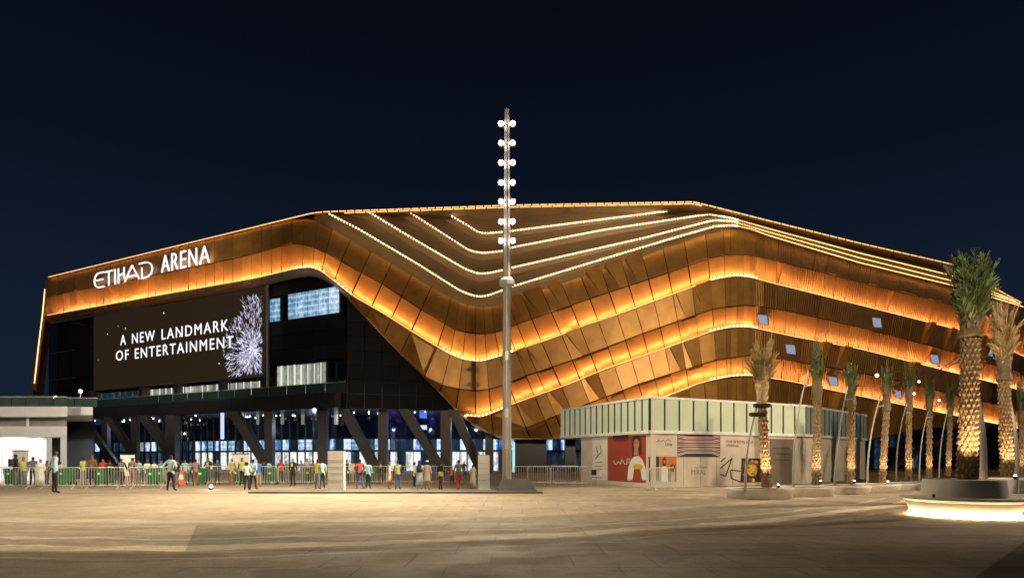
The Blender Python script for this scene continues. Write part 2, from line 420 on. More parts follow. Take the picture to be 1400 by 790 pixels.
# wall closing the ledges (top surface of every ribbon) and the upper rim
for k, (ln, o0, o1) in enumerate(((L1_, OT[2], OL[2]), (L2_, OT[4], OL[4]), (L3_, OT[6], OL[6]))):
    x = (62., 602., 768.)[k]
    while x < 1436:
        x2 = x+6
        if ln(x) < BE(x)-1 and ln(x2) < BE(x2)-1:
            back.quad(W(x, ln(x), o0-.9), W(x2, ln(x2), o0-.9), W(x2, ln(x2), o1-.02), W(x, ln(x), o1-.02), 1)
            A, B, C, D = W(x, ln(x)+.3, o1+.05), W(x2, ln(x2)+.3, o1+.05), W(x2, ln(x2)-LIP, o1+.05), W(x, ln(x)-LIP, o1+.05)
            A2, B2, C2, D2 = W(x, ln(x)+.3, o1-.01), W(x2, ln(x2)+.3, o1-.01), W(x2, ln(x2)-LIP, o1-.01), W(x, ln(x)-LIP, o1-.01)
            back.hexa([A, B, C, D], [A2, B2, C2, D2], 1)
        x = x2
apart(back, 'backing_shell', [M['goldback'], M['goldlip']])
panels.sort(key=lambda p: -p[4])
rest = MB(); RP = random.Random(5)
for k, (r, c, nr, xm, ar) in enumerate(panels):
    mb = MB() if k < 300 else rest
    u0, u1, v0, v1 = .03, .97, .025, .975
    if r not in (1, 3, 5): u0, u1, v0, v1 = .018, .982, .015, .985
    f = [bilin(c, u0, v0), bilin(c, u1, v0), bilin(c, u1, v1), bilin(c, u0, v1)]
    ta, tb = RP.uniform(-.05, .09), RP.uniform(-.03, .06); tw = [0, ta, ta+tb*.5, tb*.5] if RP.random() < .5 else [ta, 0, tb*.5, ta*.6]
    kind = None
    lit = r in (1, 3, 5)
    odd = (xm > 700 and xm < 960 or xm > 1060) and RP.random() < (.42 if xm < 960 else .26)
    f0 = [bilin(c, u0, v0), bilin(c, u1, v0), bilin(c, u1, v1), bilin(c, u0, v1)]
    f = [p+nr*(.03+t) for p, t in zip(f0, tw)]; b = [p-nr*.05 for p in f0]
    if odd and ar > 250 and not (r == 0 and xm > 870):
        # opened shingle: split along a slant; the slanted flap is tipped against its neighbours
        s_ = RP.uniform(.22, .5); sl = RP.uniform(.25, .42)*(1 if xm < 1000 else -.5)
        ut, ub = min(max(s_-sl/2, .06), .9), min(max(s_+sl/2, .1), .92)
        mt_, mb_p = bilin(c, ut, v1), bilin(c, ub, v0)
        d_t, d_b = (RP.uniform(.35, .65) if lit else RP.uniform(.6, .95)), .05
        q0, q1 = mt_+nr*.03, mb_p+nr*.03
        mb.hexa([f[0], q1, q0, f[3]], [b[0], mb_p-nr*.05, mt_-nr*.05, b[3]], 0)
        mb.hexa([mb_p+nr*d_b, f0[1]+nr*d_b, f0[2]+nr*d_t, mt_+nr*d_t], [mb_p-nr*.04, f0[1]-nr*.05, f0[2]-nr*.05, mt_-nr*.04], 0)
    else:
        mb.hexa(f, b, 0)
    if k < 300:
        apart(mb, 'gold_panel', M['goldrib'] if xm > 1030 else M['gold'])
for i in range(len(rest.m)): pass
apart(rest, 'small_panel_field', M['gold'], kind='stuff')

# amber LED lines on the ledges
def led_run(ln, o, xa, xb, name, material, rad=.045, dy=.6, gap=None, seg=14, top=False):
    mb = MB(); x = xa
    while x < xb-.5:
        x2 = min(x+seg, xb); pts = []
        n_ = 4
        g_ = (gap or 0)*(x2-x)
        for k in range(n_+1):
            xx = x+g_/2+(x2-x-g_)*k/n_
            if ln(xx) >= BE(xx)-2.0 and not top: pts = []; break
            pts.append(W(xx, ln(xx)-dy, o))
        if pts: mb.tube(pts, rad, 5)
        x = x2
    return apart(mb, name, material)
led_run(lambda x: L1_(x), 1.04, 64, 1436, 'led_line', M['led'])
led_run(lambda x: L2_(x), 1.1, 636, 1436, 'led_line', M['led'])
led_run(lambda x: L3_(x), 1.1, 800, 1436, 'led_line', M['led'])
led_run(lambda x: L1_(x), 1.37, 64, 1436, 'led_edge_line', M['lededge'], rad=.022, dy=LIP+.1, gap=.04, seg=16)
led_run(lambda x: L2_(x), 1.42, 636, 1436, 'led_edge_line', M['lededge'], rad=.022, dy=LIP+.1, gap=.04, seg=16)
led_run(lambda x: L3_(x), 1.42, 800, 1436, 'led_edge_line', M['lededge'], rad=.022, dy=LIP+.1, gap=.04, seg=16)
for ln_, o_, ra, rb in ((L1_, .95, 606, 700), (L2_, 1.0, 634, 700), (L1_, .95, 972, 1036), (L2_, 1.0, 972, 1036), (L3_, 1.0, 972, 1036), (L1_, .95, 406, 480)):
    mb = MB(); x = ra
    while x < rb:
        if ln_(x) < BE(x)-3: mb.box(W(x, ln_(x)-2.2, o_), (.13, .13, .16))
        x += 5.2
    apart(mb, 'led_bead_row', M['leddot'], kind='stuff')
led_run(T, .25, 66, 430, 'roof_edge_light', M['ledtop'], rad=.045, dy=-.8, gap=.05, seg=12, top=True)
led_run(T, .25, 430, 1436, 'roof_edge_light', M['ledtop'], rad=.05, dy=-.6, gap=.16, seg=11, top=True)
led_run(lambda x: T(x)+3.2, .25, 470, 960, 'roof_edge_light', M['ledtop'], rad=.05, dy=0, gap=.1, seg=15, top=True)
# rim trim along the free bottom edge, and the soffit return behind it
mb = MB(); x = 62.
while x < 1436:
    x2 = x+6; y1, y2 = BE(x), BE(x2)
    d = .9 if x < 640 else 3.
    A, B = W(x, y1+.3, .28), W(x2, y2+.3, .28); A2, B2 = W(x, y1-1.6, .28), W(x2, y2-1.6, .28)
    mb.quad(A, B, B2, A2, 0)
    c1, c2 = W(x, y1+.3, -d), W(x2, y2+.3, -d); c1.z, c2.z = A.z, B.z
    mb.quad(A, B, c2, c1, 1)
    x = x2
apart(mb, 'edge_trim', [M['goldlip'], M['goldlip']])

# roof terraces with strings of LED dots
LL = [
 smooth([(440, 287), (461, 298), (492, 314), (570, 360), (628, 396.6), (644, 403), (656, 405.5), (667, 403.7), (687, 396.6), (700, 391.5), (826, 353.5), (915, 327), (978, 309), (1004, 308), (1027, 313), (1050, 321.5), (1176, 359), (1303, 390), (1396, 418), (1440, 434)], 6),
 smooth([(495, 284), (513, 295), (568, 328), (636, 367.5), (654, 374), (669, 373), (687, 369), (700, 365.7), (877, 326), (975, 301), (1000, 302), (1050, 316.8), (1176, 352.5), (1303, 384), (1392, 414), (1440, 432)], 6),
 smooth([(550, 284), (566, 294), (616, 325.7), (641, 342), (659, 346), (687, 343), (700, 338), (826, 314), (970, 292.5), (1000, 298), (1050, 312.2), (1176, 346), (1303, 377), (1388, 411), (1440, 431)], 6),
 smooth([(598, 284), (613, 293), (641, 309), (654, 317.6), (664, 319), (687, 317), (700, 315.6), (948, 284), (980, 288.5), (1050, 307.6), (1176, 339.5), (1303, 369), (1384, 408), (1440, 430)], 6),
]
def cl(i, x):     # terrace line, never above the roof edge
    if i < 0: return BT(x)
    if i > 3: return T(x)
    return max(LL[i](x), T(x)+.5)
OF = [.1, .55, -.3, -1.2, -2.1, -2.2]
ter = MB()
xs = [430+5*k for k in range(202)]
def prof(i, x):
    y0, y1 = cl(i-1, x), cl(i, x); h = y0-y1
    o0, o1 = OF[i], OF[i+1]
    if h < .8: o1 = o0 = OF[i]
    s = min(1, max(0, h/10))
    if i == 0: return [W(x, y0, 0), W(x, lerp(y0, y1, .6), -.3*s), W(x, y1+.3, -.15*s), W(x, y1, OF[1]*s)]
    if i == 4: return [W(x, y0, o0*s), W(x, y0-min(2, h*.3), o0*s), W(x, lerp(y0, y1, .5), lerp(o0, o1, .6)*s), W(x, y1, .2)]
    return [W(x, y0, o0*s), W(x, y0-min(2, h*.3), o0*s), W(x, lerp(y0, y1, .45), (o0-.75)*s), W(x, lerp(y0, y1, .62), (o1-.7)*s), W(x, y1+.3, (o1-.6)*s), W(x, y1, o1*s)]
for i in range(5):
    pr = None
    for x in xs:
        c = prof(i, x)
        if pr:
            for a_, b_, c_, d_ in zip(pr, c, c[1:], pr[1:]): ter.quad(a_, b_, c_, d_)
        pr = c
apart(ter, 'roof_terrace', M['terrace'])
for i in range(4):
    mb = MB(); mb2 = MB(); x = 432.; o = OF[i+1]+.06
    while x < 1400:
        q = hitc(x, 0); dx = 1.
        while (hitc(x+dx, 0)-q).length < .27: dx += .25
        y = LL[i](x)
        if y > T(x)+(2.2 if x < 800 else 1.0):
            h = cl(i-1, x)-y; s = min(1, max(.2, (h if i else 10)/10))
            (mb if x < 1010 else mb2).box(W(x, y+.2, o*s+.02), (.10, .10, .10) if x < 1010 else (.10, .10, .05))
        x += dx
    apart(mb, 'led_dot_string', M['leddot'], kind='stuff'); apart(mb2, 'led_dot_string', M['ledamber'], kind='stuff')
# roof sheet, back walls
rf = MB(); pr = None
for x in list(range(62, 1440, 12)):
    p = W(x, T(x), .2); q = Vector((p.x*.55, p.y+55, max(p.z-3, 4))); p2 = p+Vector((0, .6, .05))
    g_ = Vector((q.x, q.y, 0))
    if pr: rf.quad(pr[0], p, p2, pr[1]); rf.quad(pr[1], p2, q, pr[2]); rf.quad(pr[2], q, g_, pr[3])
    pr = (p, p2, q, g_)
apart(rf, 'roof', M['terrace'])

# left end of the golden portal frame
mb = MB()
Ya = 84.
def LE(px, py, dY=0): return px3(px, py, Ya+dY)
mb.quad(LE(41, 533), LE(47, 533, -.6), LE(64, 386, -.6), LE(63.5, 379.5), 0)          # outer cheek
mb.quad(LE(47, 533, -.6), LE(49.5, 535, -.3), LE(66, 400, -.3), LE(64, 386, -.6), 0)
mb.quad(LE(49, 541, .2), LE(60, 541, 4), LE(69.5, 437, 4), LE(60, 436, .2), 1)        # inner reveal
mb.quad(LE(45, 538, .5), LE(49, 541, .2), LE(60, 436, .2), LE(62, 400, .5), 2)
apart(mb, 'portal_jamb', [M['gold'], M['goldlip'], M['goldback']])
mb = MB(); mb.tube([LE(61.5, 395, -.9), LE(58, 430, -.9), LE(53, 470, -.9), LE(47, 524, -.9)], .06, 6)
apart(mb, 'led_line', M['lededge'])

# ================================================================ DARK ENTRANCE FRONT
# straight frames for the left facade: s along the wall, z up
Ldir = Vector((.8895, -.4570, 0)); Lnor = Vector((-.4570, -.8895, 0)); LO = Vector((-62.8, 84, 0))
def Lp(px, z, off=0):                        # point on the left facade plane set out by off
    k = (px-CX)/F; o = LO+Lnor*off; t = (k*o.y-o.x)/(Ldir.x-k*Ldir.y); p = o+Ldir*t; return Vector((p.x, p.y, z))
def Ls(px, off=0): return (Lp(px, 0, off)-LO-Lnor*off).dot(Ldir)
def LP(s, z, off=0): p = LO+Lnor*off+Ldir*s; return Vector((p.x, p.y, z))
def lbox(mb, s0, s1, z0, z1, o0, o1, m=0):   # box in that frame, o1 is the outer face
    mb.hexa([LP(s0, z0, o1), LP(s1, z0, o1), LP(s1, z1, o1), LP(s0, z1, o1)], [LP(s0, z0, o0), LP(s1, z0, o0), LP(s1, z1, o0), LP(s0, z1, o0)], m); return mb
sB = 49.3
apart(lbox(MB(), 1, Ls(474, -3), 6.5, 20, -3.2, -3.0), 'recess_wall', M['darkglass'])
# dark glazing bays between frame and screen
s_a, s_b = Ls(66, -2.8), Ls(127, -1.4)
for k in range(5):
    a0 = lerp(s_a, s_b, k/5); a1 = lerp(s_a, s_b, (k+1)/5)
    for z0, z1 in ((8.6, 12.6), (12.7, 16.4), (16.5, 20.6)):
        apart(lbox(MB(), a0+.06, a1-.06, z0, z1, -2.95, -2.8), 'glass_bay', M['darkglass'])
# frontal dark wall right of the recess (tiles), stepping up to the ribbon's edge
wall0 = Lp(474, 0, -2.2); wall1 = Vector((-1.5, 67.2, 0))
fd = (wall1-wall0); fl = fd.length; fd.normalize(); fn = Vector((fd.y, -fd.x, 0))
def FP(s, z, off=0): p = wall0+fd*s+fn*off; return Vector((p.x, p.y, z))
def fbox(mb, s0, s1, z0, z1, o0, o1, m=0):
    mb.hexa([FP(s0, z0, o1), FP(s1, z0, o1), FP(s1, z1, o1), FP(s0, z1, o1)], [FP(s0, z0, o0), FP(s1, z0, o0), FP(s1, z1, o0), FP(s0, z1, o0)], m); return mb
def ztop(P, marg=.5):     # height at which the ribbon's bottom edge hides a point
    px_ = CX+F*P.x/P.y; return EYE+(HY-BE(px_))/F*P.y+marg
apart(fbox(MB(), 0, fl, 6.5, 9, -.4, -.12), 'tile_backing', M['dark'])
s = 0.
while s < fl-.3:
    s1 = min(s+1.75, fl); z = 6.55
    row = 0
    while z < 21:
        z1 = z+(1.45 if row else 1.5)
        zt = ztop(FP((s+s1)/2, 0), .9)
        if z > zt: break
        apart(fbox(MB(), s+.02, s1-.02, z+.02, z1-.02, -.2, RP.uniform(0, .012)), 'wall_tile', M['blacktile'])
        z = z1; row += 1
    s = s1
sW = Ls(368, -1.8); sE = Ls(474, -2.2)
# tiled wall between screen and frontal wall
zs = [(6.55, 8.1), (8.1, 9.6), (11.6, 13.1), (13.1, 14.6), (14.6, 16.1)]
s = sW
while s < sE-.2:
    s1 = min(s+2.1, sE)
    for z0, z1 in zs:
        apart(lbox(MB(), s+.02, s1-.02, z0+.02, z1-.02, -2.2, -1.8+RP.uniform(0, .012)), 'wall_tile', M['dark'])
    s = s1
apart(lbox(MB(), sW, Ls(452, -2), 18.9, 20.5, -2.6, -1.9), 'head_panel', M['dark'])
apart(lbox(MB(), sW, sE, 6.5, 19.5, -2.9, -2.5), 'tile_backing', M['darkglass'])
# spandrel band under the balconies and its glossy soffit
s0 = Ls(108, -.6)
s = s0; 
while s < sE:
    s1 = min(s+4.2, sE)
    apart(lbox(MB(), s+.03, s1-.03, 6.55, 8.0, -1.4, -.5), 'spandrel_panel', M['fascia']); s = s1
mb = MB()
mb.poly([LP(s0, 6.5, -.5), LP(sE, 6.5, -.5), FP(0, 6.5, .2), FP(fl, 6.5, .2), FP(fl+8, 6.5, -2), FP(fl+8, 6.5, -22), LP(s0, 6.5, -22)])
apart(mb, 'entrance_ceiling', M['soffit'])
mb = MB(); mb.tube([LP(Ls(365, -1), 8, -1), LP(Ls(365, -1), 20.5, -1)], .26, 8); apart(mb, 'facade_pipe', M['column'])

def wash(name, cols, s, sc=3., stripes=0):      # lit room seen through glass
    m = bpy.data.materials.new(name); m.use_nodes = True; n = m.node_tree.nodes; L = m.node_tree.links; b = n['Principled BSDF']
    b.inputs['Base Color'].default_value = (.03, .035, .04, 1); b.inputs['Roughness'].default_value = .1
    g_ = n.new('ShaderNodeNewGeometry'); mp = n.new('ShaderNodeMapping'); mp.inputs['Scale'].default_value = (1, 1, .8); L.new(g_.outputs['Position'], mp.inputs[0])
    v = n.new('ShaderNodeTexNoise'); v.inputs['Scale'].default_value = sc*2.6; v.inputs['Detail'].default_value = 5; v.inputs['Roughness'].default_value = .62; L.new(mp.outputs[0], v.inputs['Vector'])
    oi = n.new('ShaderNodeObjectInfo'); ad = n.new('ShaderNodeMath'); ad.operation = 'MULTIPLY_ADD'; ad.inputs[1].default_value = .45; L.new(oi.outputs['Random'], ad.inputs[0])
    sh = n.new('ShaderNodeMapRange'); sh.inputs[1].default_value = .32; sh.inputs[2].default_value = .68; sh.inputs[3].default_value = -.15; sh.inputs[4].default_value = .75; L.new(v.outputs['Fac'], sh.inputs[0])
    sep = n.new('ShaderNodeSeparateXYZ'); L.new(g_.outputs['Position'], sep.inputs[0])
    def mth(op, a, b_):
        k = n.new('ShaderNodeMath'); k.operation = op
        for i_, x_ in enumerate((a, b_)):
            if isinstance(x_, (int, float)): k.inputs[i_].default_value = x_
            else: L.new(x_, k.inputs[i_])
        return k.outputs[0]
    # regular rows of fittings seen through the glass: sharp-edged bars, stepped levels
    bar = mth('GREATER_THAN', mth('SINE', mth('MULTIPLY', sep.outputs['Z'] if stripes else sep.outputs['X'], stripes*2 or 5.3), 0), .35)
    lvl = mth('GREATER_THAN', mth('FRACT', mth('MULTIPLY', sep.outputs['X'], .37), 0), .6)
    tot = mth('ADD', mth('MULTIPLY', sh.outputs[0], .55), mth('ADD', mth('MULTIPLY', bar, .22), mth('MULTIPLY', lvl, .16)))
    L.new(tot, ad.inputs[2])
    r_ = n.new('ShaderNodeValToRGB'); r_.color_ramp.interpolation = 'EASE'; L.new(ad.outputs[0], r_.inputs[0])
    el = r_.color_ramp.elements
    for k, c_ in enumerate(cols):
        p_ = k/(len(cols)-1)
        if k == 0: el[0].color = (*c_, 1)
        elif k == len(cols)-1: el[-1].color = (*c_, 1)
        else: q_ = el.new(p_); q_.color = (*c_, 1)
    L.new(r_.outputs[0], b.inputs['Emission Color']); b.inputs['Emission Strength'].default_value = s
    return m
M['room_blue'] = wash('lit_blue_room', [(.03, .10, .20), (.12, .28, .45), (.45, .65, .85), (.95, 1, 1)], .95, .9, 5.5)
M['room_cool'] = wash('lit_cool_hall', [(.01, .03, .09), (.06, .16, .40), (.5, .68, .9), (.95, 1, 1)], 1.25, .7)
M['room_dark'] = wash('dim_blue_hall', [(.004, .006, .012), (.01, .03, .08), (.02, .08, .16), (.25, .35, .4)], .3, .8)
M['room_warm'] = wash('lit_warm_room', [(.10, .11, .10), (.35, .36, .30), (.6, .6, .48), (1, 1, .85)], .55, .8)
M['shop'] = wash('bright_white_shop', [(.8, .78, .76), (.95, .93, .9), (1, 1, 1), (1, 1, 1)], .95, 1.2)
M['door_light'] = wash('door_light', [(.08, .08, .10), (.4, .42, .42), (.9, .95, .95), (1, 1, .95)], 1.15, 1.1)
M['blue_e'] = emat('blue_display_light', (.05, .12, 1), 1.6)
M['bluew_e'] = emat('pale_blue_display_light', (.45, .55, 1), 1.4)
M['down'] = emat('downlight_light', (1, .95, .9), 12)
M['slit'] = emat('pale_slit_light', (.9, 1, .85), .9)
M['bal'] = mat('green_balustrade_glass', (.04, .07, .065), .06, 0, coat=.5)
M['winblue'] = mat('dim_blue_window', (.2, .22, .28), .15, 0, (.33, .38, .55), .75, var=.1)  # blue-grey panes with a dim bluish emission of their own

# upper windows
def lwin(xa, xb, z0, z1, off, n, material, sill=None):
    a0, a1 = Ls(xa, off), Ls(xb, off)
    fr = MB(); lbox(fr, a0-.1, a1+.1, z0-.1, z1+.1, off-.5, off-.15)
    f = apart(fr, 'window', M['mull'])
    for k in range(n):
        q = MB(); lbox(q, lerp(a0, a1, k/n)+.05, lerp(a0, a1, (k+1)/n)-.05, z0, z1, off-.1, off-.05)
        q.v = [(v[0], v[1]-62, v[2]) for v in q.v]; q.build('pane', material, f)
lwin(368, 382, 16.2, 18.6, -1.6, 1, M['room_blue'])
lwin(393, 463, 16.2, 18.8, -1.6, 5, M['room_blue'])
lwin(378, 445, 8.3, 11.3, -1.6, 8, M['room_warm'])
for x_, w_ in ((384, .18), (393, .12), (402, .22), (411, .2), (420, .1), (429, .1), (438, .08)):
    s_ = Ls(x_, -1.4); apart(lbox(MB(), s_-w_/2, s_+w_/2, 8.3, 11.3 - R.random()*.2, -1.5, -1.45), 'light_slit', M['slit'])
for xa, xb in ((128, 190), (198, 236), (248, 300), (308, 359)):
    lwin(xa, xb, 8.5, 10.0, -2.2, 6, M['room_warm'] if xa > 190 else M['room_dark'])
    if xa > 190:
        for k in range(5):
            s_ = lerp(Ls(xa, -2), Ls(xb, -2), (k+.2+.6*R.random())/5); apart(lbox(MB(), s_-.05, s_+.05, 8.5, 10.0, -2.05, -2.0), 'light_slit', M['slit'])
# dark piers between the balconies and the glass balustrades in front
for xa in (124, 194, 242, 304, 361): 
    s_ = Ls(xa, -1.5); apart(lbox(MB(), s_-.35, s_+.35, 8.0, 10.4, -2.4, -1.3), 'pier', M['fascia'])
a0, a1 = Ls(112, -.7), Ls(472, -.7); n = 17
for k in range(n):
    apart(lbox(MB(), lerp(a0, a1, k/n)+.04, lerp(a0, a1, (k+1)/n)-.04, 8.0, 9.0, -.75, -.72), 'balustrade_glass', M['bal'])
apart(lbox(MB(), a0, a1, 9.0, 9.06, -.77, -.70), 'handrail', M['steel'])

# the LED screen (a thing on the arena is a part of it)
sc0, sc1 = Ls(128, -1.1), Ls(360.5, -1.1); zb, zt_ = 10.35, 19.9
scr = apart(lbox(MB(), sc0, sc1, zb, zt_, -1.6, -1.1), 'video_screen', M['screen'])
FONTN = None
def text_mesh(txt, w_, h_, bold=.0, spacing_=1.0, thick=0., align='fit'):
    cu = bpy.data.curves.new('t', 'FONT'); cu.body = txt; cu.size = 1; cu.space_character = spacing_; cu.offset = bold; cu.extrude = .001; cu.resolution_u = 3
    o = bpy.data.objects.new('t', cu); COL.objects.link(o); bpy.context.view_layer.update()
    dg = bpy.context.evaluated_depsgraph_get(); me = bpy.data.meshes.new_from_object(o.evaluated_get(dg)); bpy.data.objects.remove(o)
    xs_ = [v.co.x for v in me.vertices]; ys = [v.co.y for v in me.vertices]; x0_, x1_, y0_, y1_ = min(xs_), max(xs_), min(ys), max(ys)
    out_ = MB(); out_.v = [((v.co.x-x0_)/(x1_-x0_)*w_, (v.co.y-y0_)/(y1_-y0_)*h_, (thick/2 if v.co.z > 0 else -thick/2)) for v in me.vertices]
    for p in me.polygons: out_.f.append(tuple(p.vertices)); out_.m.append(0); out_.uv += [(0, 0)]*len(p.vertices)
    bpy.data.meshes.remove(me); return out_
def put(mb, origin, xdir, ndir, up=Vector((0, 0, 1)), shear=0):
    mb.v = [tuple(origin+xdir*v[0]+up*v[1]+ndir*v[2]) for v in mb.v]; return mb
def ptext(txt, xa, xb, z0, z1, off, mt, bold, spc, name='screen_text', parent=None, th=.02):
    s0_, s1_ = Ls(xa, off), Ls(xb, off); m_b = text_mesh(txt, s1_-s0_, z1-z0, bold, spc, th)
    put(m_b, LP(s0_, z0, off), Ldir, Lnor); m_b.v = [(v[0], v[1]-62, v[2]) for v in m_b.v]
    return m_b.build(name, mt, parent or arena)
# A NEW LANDMARK / OF ENTERTAINMENT
for wd_, xa, xb, z0, z1 in (('A', 164.5, 172, 15.7, 16.95), ('NEW', 180.5, 211.5, 15.7, 16.95), ('LANDMARK', 221, 312, 15.7, 16.95), ('OF', 158.5, 176, 13.8, 15.05), ('ENTERTAINMENT', 184.5, 319, 13.8, 15.05)):
    ptext(wd_, xa, xb, z0, z1, -1.07, M['white_e'], 0, 1.22, parent=scr)
fw = MB(); fcx, fcz = Ls(346, -1.06), 13.3; RF = random.Random(3)
def fpt(s_, z_): return LP(s_, z_, -1.055)
for k in range(1900):
    an = RF.uniform(0, 2*math.pi); r0 = RF.uniform(.05, 1) ** .55*5.6; ln = RF.uniform(.15, .7)
    if RF.random() < .25: r0 = RF.uniform(0, 2.2)
    rmax = 4.6 if math.cos(an) < -.3 else 6.0
    r1 = min(r0+ln, rmax+RF.uniform(-.5, .3)); 
    if r1 <= r0: continue
    wgl = RF.uniform(-.07, .07); wd = RF.uniform(.008, .024)
    p = [(fcx+math.cos(an)*r0, fcz+math.sin(an)*r0*1.02), (fcx+math.cos(an+wgl)*r1, fcz+math.sin(an+wgl)*r1*1.02)]
    if any(q[0] > sc1-.1 or q[1] < zb+.1 or q[1] > zt_-.6 for q in p): continue
    tx, tz = -math.sin(an)*wd, math.cos(an)*wd
    fw.quad(fpt(p[0][0]-tx, p[0][1]-tz), fpt(p[0][0]+tx, p[0][1]+tz), fpt(p[1][0]+tx, p[1][1]+tz), fpt(p[1][0]-tx, p[1][1]-tz), RF.randrange(2))
for k in range(16):
    s_, z_ = RF.uniform(sc0+.3, sc1-5), RF.uniform(zb+.5, zt_-.6); d_ = RF.uniform(.03, .09)
    fw.quad(fpt(s_-d_, z_-d_), fpt(s_+d_, z_-d_), fpt(s_+d_, z_+d_), fpt(s_-d_, z_+d_), 1)
fw.v = [(v[0], v[1]-62, v[2]) for v in fw.v]
fw.build('firework_image', [M['fw'], M['fw2']], scr, kind='stuff')

# ETIHAD ARENA lettering on the gold fascia
sign = thing('facade_sign', 'white illuminated ETIHAD ARENA lettering on the gold fascia above the video screen', 'sign', (0, 62, 0))
def spart(mb, name, mt): mb.v = [(v[0], v[1]-62, v[2]) for v in mb.v]; return mb.build(name, mt, sign)
SOFF = 1.22
def stroke_letter(strokes, s0_, wd, z0, hh, t=.17):
    mb_ = MB()
    for pl in strokes:
        for (xa, ya), (xb, yb) in zip(pl, pl[1:]):
            a0_ = Vector((s0_+xa*wd, z0+ya*hh)); b0_ = Vector((s0_+xb*wd, z0+yb*hh)); d_ = (b0_-a0_)
            if d_.length < 1e-4: continue
            d_.normalize(); n_ = Vector((-d_.y, d_.x))*t/2; a0_ -= d_*t*.18; b0_ += d_*t*.18
            q = [a0_-n_, b0_-n_, b0_+n_, a0_+n_]
            j = RF.uniform(0, .004)
            mb_.hexa([LP(v.x, v.y, SOFF+.12+j) for v in q], [LP(v.x, v.y, SOFF) for v in q])
    return mb_
def arcp(cx, cy, rx, ry, a0_, a1_, n_=9): return [(cx+rx*math.cos(math.radians(lerp(a0_, a1_, k/n_))), cy+ry*math.sin(math.radians(lerp(a0_, a1_, k/n_)))) for k in range(n_+1)]
zE, hE = 22.45, 1.75
E_ = [[(1, 1.0), (.5, 1.0)]+arcp(.5, .5, .48, .5, 90, 270)+[(1, 0.0)], [(.22, .52), (.9, .52)]]
T_ = [[(0, .97), (1, .97)], [(.5, .97), (.5, 0)]]
I_ = [[(.5, 1), (.5, 0)]]
H_ = [[(.15, 1), (.15, 0)], [(.15, .5), (.85, .62)], [(.85, 1), (.85, .25)]]
A_ = [[(0, 0), (.52, 1), (1, 0)], [(.3, .3), (.75, .3)]]
D_ = [[(0, 1), (.45, 1)]+arcp(.45, .5, .52, .5, 90, -90)+[(.2, 0)], [(.2, 0), (.2, .7)]]
# column limits of each letter in the photo
for ltr, xa, xb in ((E_, 129.5, 143), (T_, 144, 155), (I_, 156, 160), (H_, 161, 172), (A_, 171, 191), (D_, 191, 209.5)):
    a0, a1 = Ls(xa, SOFF), Ls(xb, SOFF); spart(stroke_letter(ltr, a0, a1-a0, zE, hE, .14), 'letter', M['sign_e'])
for ch, xa, xb in zip('ARENA', (221.5, 235.5, 247.5, 259, 273.5), (232.5, 244.5, 255.5, 270, 287.5)):
    a0, a1 = Ls(xa, SOFF), Ls(xb, SOFF); m_b = text_mesh(ch, a1-a0, 1.9, -.012, 1, .12)
    spart(put(m_b, LP(a0, zE+.15, SOFF+.08), Ldir, Lnor), 'letter', M['sign_e'])

# ground floor: set-back glazed hall, columns, displays
GB = -9.5
gs0, gs1 = Ls(128, -9), sE+3.2
def gpt(px, z, dep=9.): # set-back line: parallel to the left facade, then frontal
    k = (px-CX)/F
    a = Lp(px, z, -dep); yb = 72.5+(px-480)*.004
    b = Vector((k*yb, yb, z))
    return a if a.y > b.y else b
def gbox(xa, xb, z0, z1, dep, th, name, mt, parent=None):
    A, B = gpt(xa, z0, dep), gpt(xb, z0, dep); d_ = (B-A).normalized(); n_ = Vector((-d_.y, d_.x, 0))*th
    up = Vector((0, 0, z1-z0)); mb_ = MB().hexa([A, B, B+up, A+up], [A+n_, B+n_, B+n_+up, A+n_+up])
    return apart(mb_, name, mt, parent=parent)
for xa, xb in zip(range(126, 800, 24), range(150, 824, 24)):
    gbox(xa, xb, 3.8, 6.5, 9, .3, 'clerestory_band', M['darkglass'])
    gbox(xa, xb, 2.28, 2.48, 8.9, .2, 'transom', M['mull'])
x = 128.
while x < 796:
    wd = 10.6 if x > 300 else 8.6
    mt = RP.choice([M['room_cool']]*5+[M['room_dark']]*2+[M['room_blue']]) if x > 265 else RP.choice([M['room_dark'], M['room_dark'], M['room_warm'], M['room_cool']])
    if x > 705: mt = RP.choice([M['room_dark'], M['room_dark'], M['room_cool']])
    gbox(x+.5, x+wd-.5, 2.5, 3.75, 9, .1, 'window_pane', mt)
    mt = RP.choice([M['door_light'], M['door_light'], M['room_dark']]) if x > 265 else M['room_dark']
    if x > 705: mt = M['room_dark']
    gbox(x+.6, x+wd-.6, .05, 2.25, 9, .1, 'glass_door', mt)
    gbox(x-.5, x+.5, 0, 6.5, 8.85, .3, 'mullion', M['mull'])
    x += wd
def vcol(px, wpx, dep_y, name='column', z1=6.5, mt=None):
    wdt = wpx/F*dep_y; c = px3(px, HY, dep_y); mb_ = MB().box((c.x, c.y, z1/2), (wdt, wdt, z1)); return apart(mb_, name, mt or M['column'])
for x_, w_, Yc in ((236, 13, 73), (369, 11, 66.5), (442, 12, 64.8), (524, 12, 65.2), (610, 14, 65.5), (669, 11, 67), (725, 42, 68), (779, 14, 68), (145, 8, 80), (185, 8, 76)):
    vcol(x_, w_, Yc, z1=6.5 if x_ < 700 else 5.2, mt=M['dark'] if x_ > 700 else None)
